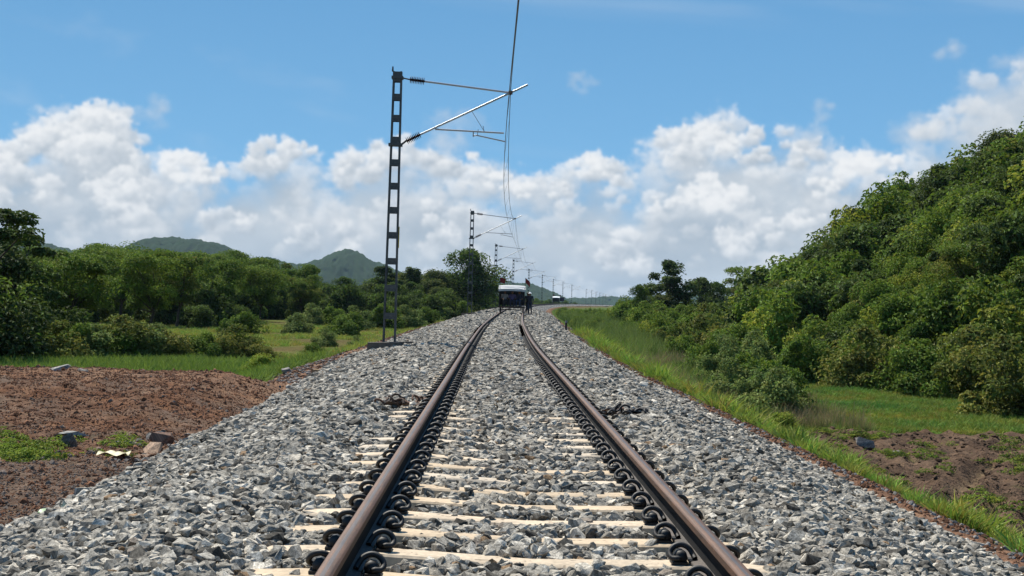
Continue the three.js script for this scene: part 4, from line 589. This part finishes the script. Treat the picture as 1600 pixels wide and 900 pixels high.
// ---------- rail trolleys and the people with them ----------
const darkPaint = std([0.018, 0.016, 0.018], 0.6), canvasPale = std([0.42, 0.43, 0.43], 0.85), canvasWhite = std([0.75, 0.76, 0.78], 0.8), redCloth = std([0.16, 0.012, 0.010], 0.9), timber = std([0.09, 0.05, 0.03], 0.85);
function sheet(w, h, f, nx = 10, ny = 8) { const g = new THREE.PlaneGeometry(w, h, nx, ny), p = g.attributes.position; for (let i = 0; i < p.count; i++) { const [x, y, z] = f(p.getX(i), p.getY(i)); p.setXYZ(i, x, y, z); } g.computeVertexNormals(); return g; }
function makeTrolley(roofMat) {
  const o = new THREE.Group(); // origin on the rail tops, +z towards the camera
  for (const [x, z] of [[-0.874, 0.6], [0.874, 0.6], [-0.874, -0.6], [0.874, -0.6]]) { const g = new THREE.LatheGeometry([[0.03, -0.05], [0.20, -0.045], [0.20, 0.03], [0.225, 0.035], [0.225, 0.05], [0.05, 0.06]].map((p) => new THREE.Vector2(...p)), 20); g.rotateZ(x < 0 ? -Math.PI / 2 : Math.PI / 2); g.translate(x, 0.2, z); part('wheel', g, darkPaint, o); }
  part('axle', bar([-0.87, 0.2, 0.6], [0.87, 0.2, 0.6], 0.03), darkPaint, o); part('axle', bar([-0.87, 0.2, -0.6], [0.87, 0.2, -0.6], 0.03), darkPaint, o);
  part('deck', mergeGeometries([box(2.0, 0.08, 1.9, 0, 0.42, 0), box(2.05, 0.10, 0.06, 0, 0.38, 0.96), box(0.08, 0.12, 1.8, -0.7, 0.33, 0), box(0.08, 0.12, 1.8, 0.7, 0.33, 0)]), timber, o);
  part('bench', mergeGeometries([box(1.7, 0.06, 0.42, 0, 0.82, 0.15), box(1.7, 0.34, 0.05, 0, 1.06, -0.08), box(0.08, 0.38, 0.36, -0.7, 0.62, 0.15), box(0.08, 0.38, 0.36, 0.7, 0.62, 0.15)]), darkPaint, o);
  part('bench', mergeGeometries([box(1.7, 0.06, 0.42, 0, 0.82, -0.6), box(1.7, 0.5, 0.05, 0, 1.1, -0.84), box(0.08, 0.38, 0.36, -0.7, 0.62, -0.6), box(0.08, 0.38, 0.36, 0.7, 0.62, -0.6)]), darkPaint, o);
  for (const [x, z] of [[-0.93, 0.85], [0.93, 0.85], [-0.93, -0.85], [0.93, -0.85]]) part('post', bar([x, 0.42, z], [x, 1.84, z], 0.025), darkPaint, o);
  part('canopy', mergeGeometries([sheet(2.05, 1, (x, y) => [x, 2.08 - 0.30 * Math.pow(0.5 - y, 1.4) - 0.05 * (x / 1.02) ** 2, -0.15 + (0.5 - y) * 1.15]), sheet(2.05, 1, (x, y) => [x, 2.08 - 0.30 * Math.pow(0.5 - y, 1.4) - 0.05 * (x / 1.02) ** 2, -0.15 - (0.5 - y) * 0.9])]), roofMat, o);
  part('valance', mergeGeometries([sheet(2.05, 0.16, (x, y) => [x, 1.70 - 0.05 * (x / 1.02) ** 2 + y, 1.0 + 0.012 * Math.sin(x * 14)], 24, 2), sheet(1.8, 0.2, (z, y) => [-1.03, 1.70 + y, z], 4, 2), sheet(1.8, 0.2, (z, y) => [1.03, 1.70 + y, z], 4, 2)]), canvasPale, o);
  part('side_curtain', sheet(1.8, 1.2, (z, y) => [-0.98 - 0.02 * Math.sin(z * 9), 1.1 + y, z]), darkPaint, o); part('back_curtain', sheet(1.9, 1.2, (x, y) => [x, 1.15 + y, -0.92 - 0.02 * Math.sin(x * 9)]), darkPaint, o);
  for (const [x, s] of [[-0.93, 1], [0.98, -1]]) { const f = part('flag_pole', bar([x, 1.7, 0.9], [x, 2.62, 0.9], 0.014), darkPaint, o); part('flag', sheet(0.40, 0.38, (u, v) => [x + 0.19 + u * (s > 0 ? 1 : 0.85), 2.43 + v - (s > 0 ? 0.25 : 0.75) * (u + 0.18), 0.9 + 0.05 * Math.sin(u * 14)]), redCloth, f); }
  return o;
}
function body(bones, headAt, headR, colours, size = 1.1, centre = [0, 0.6, 0]) {   // one skin over tapered limbs
  const N = 44, mc = new MarchingCubes(N, new THREE.MeshBasicMaterial(), false, false, 60000), A = new THREE.Vector3(), B = new THREE.Vector3(), P = new THREE.Vector3(), T = new THREE.Vector3();
  const dist = (x, y, z) => { let d = 9, w = 0, best = 9; P.set(x, y, z); bones.forEach((b, i) => { A.set(...b[0]); B.set(...b[1]); T.subVectors(B, A); const L = T.lengthSq(), t = clamp(P.clone().sub(A).dot(T) / L), q = P.distanceTo(T.multiplyScalar(t).add(A)) - mix(b[2], b[3], t); if (q < best) { best = q; w = b[4]; } const k = 0.045, h = clamp(0.5 + 0.5 * (d - q) / k); d = mix(d, q, h) - k * h * (1 - h); }); return [d, w]; };
  for (let k = 0; k < N; k++) for (let j = 0; j < N; j++) for (let i = 0; i < N; i++) { const x = (i - N / 2) / (N / 2) * size + centre[0], y = (j - N / 2) / (N / 2) * size + centre[1], z = (k - N / 2) / (N / 2) * size + centre[2]; mc.field[N * N * k + N * j + i] = -dist(x, y, z)[0]; }
  mc.isolation = 0; mc.update(); const n = mc.count, pos = new Float32Array(n * 3), nor = new Float32Array(n * 3), col = new Float32Array(n * 3);
  for (let i = 0; i < n; i++) { const x = mc.positionArray[i * 3] * size + centre[0], y = mc.positionArray[i * 3 + 1] * size + centre[1], z = mc.positionArray[i * 3 + 2] * size + centre[2]; pos.set([x, y, z], i * 3); nor.set([mc.normalArray[i * 3], mc.normalArray[i * 3 + 1], mc.normalArray[i * 3 + 2]], i * 3); const c = colours[dist(x, y, z)[1]]; col.set(c, i * 3); }
  const g = new THREE.BufferGeometry(); g.setAttribute('position', new THREE.BufferAttribute(pos, 3)); g.setAttribute('normal', new THREE.BufferAttribute(nor, 3)); g.setAttribute('color', new THREE.BufferAttribute(col, 3)); return g;
}
const SKIN = [0.16, 0.085, 0.05], skinMat = new THREE.MeshStandardMaterial({ vertexColors: true, roughness: 0.85, side: THREE.DoubleSide });
// 0 skin, 1 shirt, 2 trousers, 3 shoes
const seatedBones = [[[0, 0.92, 0], [0, 1.22, -0.03], 0.15, 0.17, 1], [[-0.17, 1.30, -0.03], [0.17, 1.30, -0.03], 0.075, 0.075, 1], [[0, 1.34, -0.03], [0, 1.46, -0.01], 0.055, 0.05, 0], [[0, 1.53, 0.0], [0, 1.60, 0.0], 0.088, 0.092, 0], [[0, 1.54, 0.10], [0, 1.57, 0.085], 0.016, 0.012, 0],
  [[-0.10, 0.90, 0.02], [-0.13, 0.90, 0.42], 0.09, 0.068, 2], [[0.10, 0.90, 0.02], [0.13, 0.90, 0.42], 0.09, 0.068, 2], [[-0.13, 0.90, 0.42], [-0.13, 0.52, 0.46], 0.062, 0.045, 2], [[0.13, 0.90, 0.42], [0.13, 0.52, 0.46], 0.062, 0.045, 2], [[-0.13, 0.49, 0.45], [-0.14, 0.48, 0.60], 0.04, 0.035, 3], [[0.13, 0.49, 0.45], [0.14, 0.48, 0.60], 0.04, 0.035, 3],
  [[-0.22, 1.29, -0.02], [-0.27, 1.05, 0.04], 0.055, 0.045, 1], [[0.22, 1.29, -0.02], [0.27, 1.05, 0.04], 0.055, 0.045, 1], [[-0.27, 1.05, 0.04], [-0.14, 0.99, 0.28], 0.042, 0.034, 0], [[0.27, 1.05, 0.04], [0.14, 0.99, 0.28], 0.042, 0.034, 0], ...[-1, 1].flatMap((s) => [0, 1, 2, 3].map((k) => [[s * (0.13 + 0.018 * (k - 1.5)), 0.985, 0.30], [s * (0.12 + 0.018 * (k - 1.5)), 0.972, 0.38 - 0.01 * Math.abs(k - 1.5)], 0.011, 0.009, 0])), [[-0.11, 0.99, 0.29], [-0.085, 0.985, 0.34], 0.012, 0.010, 0], [[0.11, 0.99, 0.29], [0.085, 0.985, 0.34], 0.012, 0.010, 0]];
const standBones = [[[0, 0.98, 0], [0, 1.30, 0], 0.14, 0.165, 1], [[-0.17, 1.40, 0], [0.17, 1.40, 0], 0.075, 0.075, 1], [[0, 1.42, 0], [0, 1.52, 0.01], 0.055, 0.05, 0], [[0, 1.585, 0.02], [0, 1.65, 0.02], 0.086, 0.09, 0], [[0, 1.60, 0.12], [0, 1.63, 0.10], 0.016, 0.012, 0],
  [[-0.09, 0.95, 0], [-0.11, 0.52, 0.05], 0.09, 0.065, 2], [[0.09, 0.95, 0], [0.11, 0.52, -0.03], 0.09, 0.065, 2], [[-0.11, 0.52, 0.05], [-0.12, 0.10, -0.03], 0.062, 0.042, 2], [[0.11, 0.52, -0.03], [0.12, 0.10, -0.10], 0.062, 0.042, 2], [[-0.12, 0.05, -0.03], [-0.13, 0.035, 0.14], 0.04, 0.035, 3], [[0.12, 0.05, -0.10], [0.13, 0.035, 0.07], 0.04, 0.035, 3],
  [[-0.22, 1.39, 0], [-0.28, 1.12, 0.02], 0.055, 0.045, 1], [[0.22, 1.39, 0], [0.27, 1.12, 0.02], 0.055, 0.045, 1], [[-0.28, 1.12, 0.02], [-0.32, 0.90, 0.16], 0.042, 0.033, 0], [[0.27, 1.12, 0.02], [0.26, 0.88, 0.10], 0.042, 0.033, 0], ...[[-0.33, 0.18], [0.26, 0.12]].flatMap(([x, z]) => [0, 1, 2, 3].map((k) => [[x, 0.86, z + 0.018 * (k - 1.5)], [x, 0.77 + 0.008 * Math.abs(k - 1.5), z + 0.02 + 0.018 * (k - 1.5)], 0.011, 0.009, 0])), [[-0.31, 0.87, 0.21], [-0.30, 0.82, 0.24], 0.012, 0.010, 0], [[0.25, 0.86, 0.15], [0.25, 0.81, 0.18], 0.012, 0.010, 0]];
function hairCap(y, z, r, mat, brim) { const g = new THREE.SphereGeometry(r, 16, 10, 0, 6.283, 0, 1.75); g.rotateX(-0.35); g.translate(0, y, z); if (!brim) return g; const b = new THREE.CylinderGeometry(r * 1.05, r * 1.5, 0.02, 18); b.translate(0, y + 0.01, z + 0.03); return mergeGeometries([g, b]); }
function person(bones, standing, shirt, trousers, p, turn, label, hat) {
  const o = top('person'), g = body(bones, 0, 0, [SKIN, shirt, trousers, [0.02, 0.015, 0.012]], standing ? 0.98 : 0.72, standing ? [0, 0.86, 0] : [0, 1.08, 0.2]);
  part('body', g, skinMat, o); part(hat ? 'cap' : 'hair', hairCap(standing ? 1.655 : 1.60, standing ? 0.005 : -0.01, 0.104, null, hat), hat ? canvasWhite : darkPaint, o); o.position.set(...p); o.rotation.y = turn; return tag(o, label, 'person', 'people at the near trolley');
}
{
  const D = 101, t1 = makeTrolley(canvasPale); t1.name = numbered('rail_trolley'); scene.add(t1); const p = onLine(0, D); t1.position.set(...p); t1.rotation.y = -along(D).th; tag(t1, 'dark rail trolley with pale canopy and two red flags, nearer on the track', 'rail trolley', 'trolleys on the track');
  const P = (x, z, dy = 0) => [p[0] + x, p[1] + dy, p[2] + z];
  person(seatedBones, false, [0.30, 0.30, 0.32], [0.02, 0.02, 0.025], P(-0.55, 0.08), 0.2, 'person in a pale grey shirt seated at the left of the near trolley');
  person(seatedBones, false, [0.10, 0.08, 0.20], [0.03, 0.03, 0.06], P(0.02, 0.08), 0, 'person in a violet shirt seated in the middle of the near trolley');
  person(seatedBones, false, [0.02, 0.025, 0.05], [0.03, 0.045, 0.09], P(0.55, 0.08), -0.2, 'person in navy clothes seated at the right of the near trolley');
  person(standBones, true, [0.02, 0.022, 0.035], [0.02, 0.03, 0.06], P(1.36, 0.1, -0.17), -0.3, 'person in dark clothes and a white hat standing beside the near trolley', true);
  person(standBones, true, [0.018, 0.015, 0.015], [0.02, 0.02, 0.03], P(1.22, -0.55, -0.17), 0.4, 'bareheaded person in dark clothes standing behind the person in the white hat');
  const D2 = 374, t2 = makeTrolley(canvasWhite); t2.name = numbered('rail_trolley'); scene.add(t2); t2.position.set(...onLine(0, D2)); t2.rotation.y = -along(D2).th + 0.1; tag(t2, 'small far rail trolley with white canopy beyond the near one', 'rail trolley', 'trolleys on the track');
  const side = part('side_screen', sheet(1.3, 1.15, (x, y) => [1.66 + x, 1.3 + y, 0.2]), std([0.035, 0.025, 0.05], 0.8), t2); part('side_platform', box(1.35, 0.12, 1.2, 1.66, 0.46, 0), timber, t2);
}

// ---------- small things beside the track ----------
{
  const post = tag(top('marker_post'), 'short dark marker post with a pale top at the right edge of the ballast', 'post'), x = lineX(72) + 3.25, D = 72, y = groundY(x, D);
  part('shaft', box(0.12, 0.62, 0.10, 0, 0.2, 0), std([0.045, 0.03, 0.028], 0.9), post); part('top_band', new THREE.CylinderGeometry(0.05, 0.075, 0.12, 8).translate(0, 0.57, 0), std([0.22, 0.20, 0.2], 0.9), post); post.position.set(x, y, -D);
  const rockMat = (c) => new THREE.MeshStandardMaterial({ map: stoneGrain, color: lin(...c), roughness: 0.92, side: THREE.DoubleSide });
  const brown = rockMat([0.24, 0.13, 0.085]), tan = rockMat([0.42, 0.27, 0.17]), grey = rockMat([0.30, 0.27, 0.24]), dark = rockMat([0.20, 0.17, 0.145]), pale = rockMat([0.42, 0.40, 0.36]);
  const R = [[-3.85, 14.75, .30, brown, [1, .8, .8], 'angular brown rock among the stones at the left ballast edge'], [-3.78, 14.15, .34, tan, [1.6, .35, .6], 'long flat tan slab of rock at the left ballast edge'], [-4.75, 14.4, .20, dark, [.8, 1.3, .8], 'dark upright stone on the dirt left of the rock heap'], [-4.3, 13.9, .22, brown, [1.3, .6, .8], 'flat reddish brown stone left of the tan slab'], [-4.05, 15.4, .18, grey, [1, .8, .8], 'single grey stone on the earth bank above the rock heap'], [-3.70, 13.55, .20, tan, [1.2, .5, .9], 'small orange stone below the tan slab'], [-4.95, 15.0, .28, pale, [1.3, .4, .8], 'flat pale stone lying among the weeds at left'], [-5.0, 12.9, .18, tan, [1.3, .5, .7], 'small tan stone at the lower edge of the weeds'], [-7.55, 22.2, .28, pale, [1.7, .5, .6], 'whitish broken slab on the top edge of the earth bank'], [-7.1, 22.1, .18, grey, [1.4, .6, .8], 'grey stone beside the whitish slab on the earth bank'], [-4.05, 15.1, .15, grey, [1, .7, 1], 'grey stone behind the angular brown rock'], [-4.1, 14.5, .15, dark, [1.2, .7, .9], 'dark stone left of the angular brown rock'], [-4.3, 14.65, .13, grey, [1.2, .6, .9], 'small grey stone in the left rock heap'],
    [6.15, 22.9, .3, grey, [1.2, .8, .9], 'grey boulder at the left edge of the mud'], [6.45, 21.9, .2, grey, [1.4, .6, .9], 'pale stone below the grey boulder by the mud'], [-6.4, 46.6, .36, brown, [.9, 1.2, .9], 'dark brown stump like rock on the grass left of the nearest mast'], [-5.2, 31.0, .3, grey, [1.2, .8, 1], 'grey stone in the rubble before the nearest mast']];
  R.forEach(([x, D, s, m, sc, l], i) => { const o = top('rock', stoneShape(500 + i, 0.9), m); o.position.set(x, groundY(x, D) + s * sc[1] * 0.14, -D); o.rotation.set(0.15, i * 1.7, 0.1); o.scale.set(s * sc[0], s * sc[1], s * sc[2]); tag(o, l, 'rock'); });
  const wrap = tag(top('plastic_wrapper', sheet(0.30, 0.2, (u, v) => [u, 0.02 + 0.02 * Math.sin(u * 30) * Math.cos(v * 26), v]), std([0.45, 0.40, 0.22], 0.6)), 'crumpled pale yellow wrapper on the dirt below the rock heap', 'litter'); wrap.position.set(-4.0, groundY(-4.0, 13.5) + 0.02, -13.5);
  const bag = tag(top('plastic_bag', sheet(0.34, 0.2, (u, v) => [u, 0.05 + 0.04 * Math.sin(u * 22 + 1) * Math.cos(v * 20), v]), std([0.14, 0.30, 0.10], 0.5)), 'crumpled green plastic at the lower left edge of the ballast', 'litter'); bag.position.set(-3.28, groundY(-3.45, 9.75) + 0.08, -9.75);
  const rk = rng(89), heap = []; for (let k = 0; k < 70; k++) { const D = 12.6 + 3.2 * rk(), x = lineX(D) - toeL(D) - 0.02 - 1.1 * rk() * rk(), v = 0.6 + 0.7 * rk(); heap.push([x, groundY(x, D) + 0.015, -D, 0.05 + 0.11 * rk() * rk(), rk() * 6, rk() < 0.6 ? [0.30 * v, 0.27 * v, 0.24 * v] : [0.34 * v, 0.19 * v, 0.11 * v], 0.8]); }
  scatter('edge_rubble', stoneGeos[5], stoneMat, heap, 'loose broken stones on the dirt beside the left ballast edge', 'rubble');
  // rubble of spoil before the nearest mast
  const rb = rng(88), list = []; for (let k = 0; k < 500; k++) { const D = 25 + 13 * rb(), x = lineX(D) - toeL(D) - 0.1 - 1.7 * rb() * sstep(24, 30, D); const v = 0.6 + 0.7 * rb(); list.push([x, groundY(x, D) + 0.01, -D, 0.05 + 0.10 * rb() * rb(), rb() * 6, rb() < 0.55 ? [0.30 * v, 0.28 * v, 0.26 * v] : [0.24 * v, 0.13 * v, 0.08 * v]]); }
  scatter('spoil_rubble', stoneGeos[3], stoneMat, list, 'broken stone and red spoil heaped before the nearest mast', 'rubble');
  // scrap beside the rails
  function scrap(t, D, n, mats, label, seed) {
    const o = tag(top('scrap_pile'), label, 'scrap'), r = rng(seed), p = onLine(t, D, ballastY(t, D)); o.position.set(...p);
    for (let k = 0; k < n; k++) { const m = mats[k % mats.length], bent = k % 3 === 0, g = bent ? tube([[-0.07, 0, 0], [-0.045, 0.05, 0.02], [0.01, 0.06, 0.03], [0.05, 0.03, 0.01], [0.07, -0.01, -0.02]], 0.014, 14, 6) : box(0.09 + 0.12 * r(), 0.014, 0.05 + 0.05 * r()); const q = part(bent ? 'bent_clip' : 'scrap_plate', g, m, o); q.position.set((r() - 0.5) * 0.5, 0.03 + 0.05 * r(), (r() - 0.5) * 0.9); q.rotation.set((r() - 0.5) * 0.9, r() * 6, (r() - 0.5) * 0.9); }
  }
  const rustM = std([0.11, 0.055, 0.032], 0.9), blackM = std([0.014, 0.013, 0.013], 0.7);
  scrap(1.36, 15.9, 26, [blackM, rustM, blackM], 'heap of black clips and rusty plates outside the right rail', 3);
  scrap(-1.32, 15.9, 18, [rustM, std([0.08, 0.05, 0.035], 0.9)], 'low pile of rusty scrap outside the left rail', 4);
}

// ---------- air ----------
scene.fog = new THREE.FogExp2(new THREE.Color().setRGB(0.55, 0.75, 0.95), 0.00007);

// ---------- shadows for every mesh, and the picture ----------
scene.traverse((o) => { if (o.isMesh) { o.castShadow = true; o.receiveShadow = true; } });
renderer.render(scene, camera);
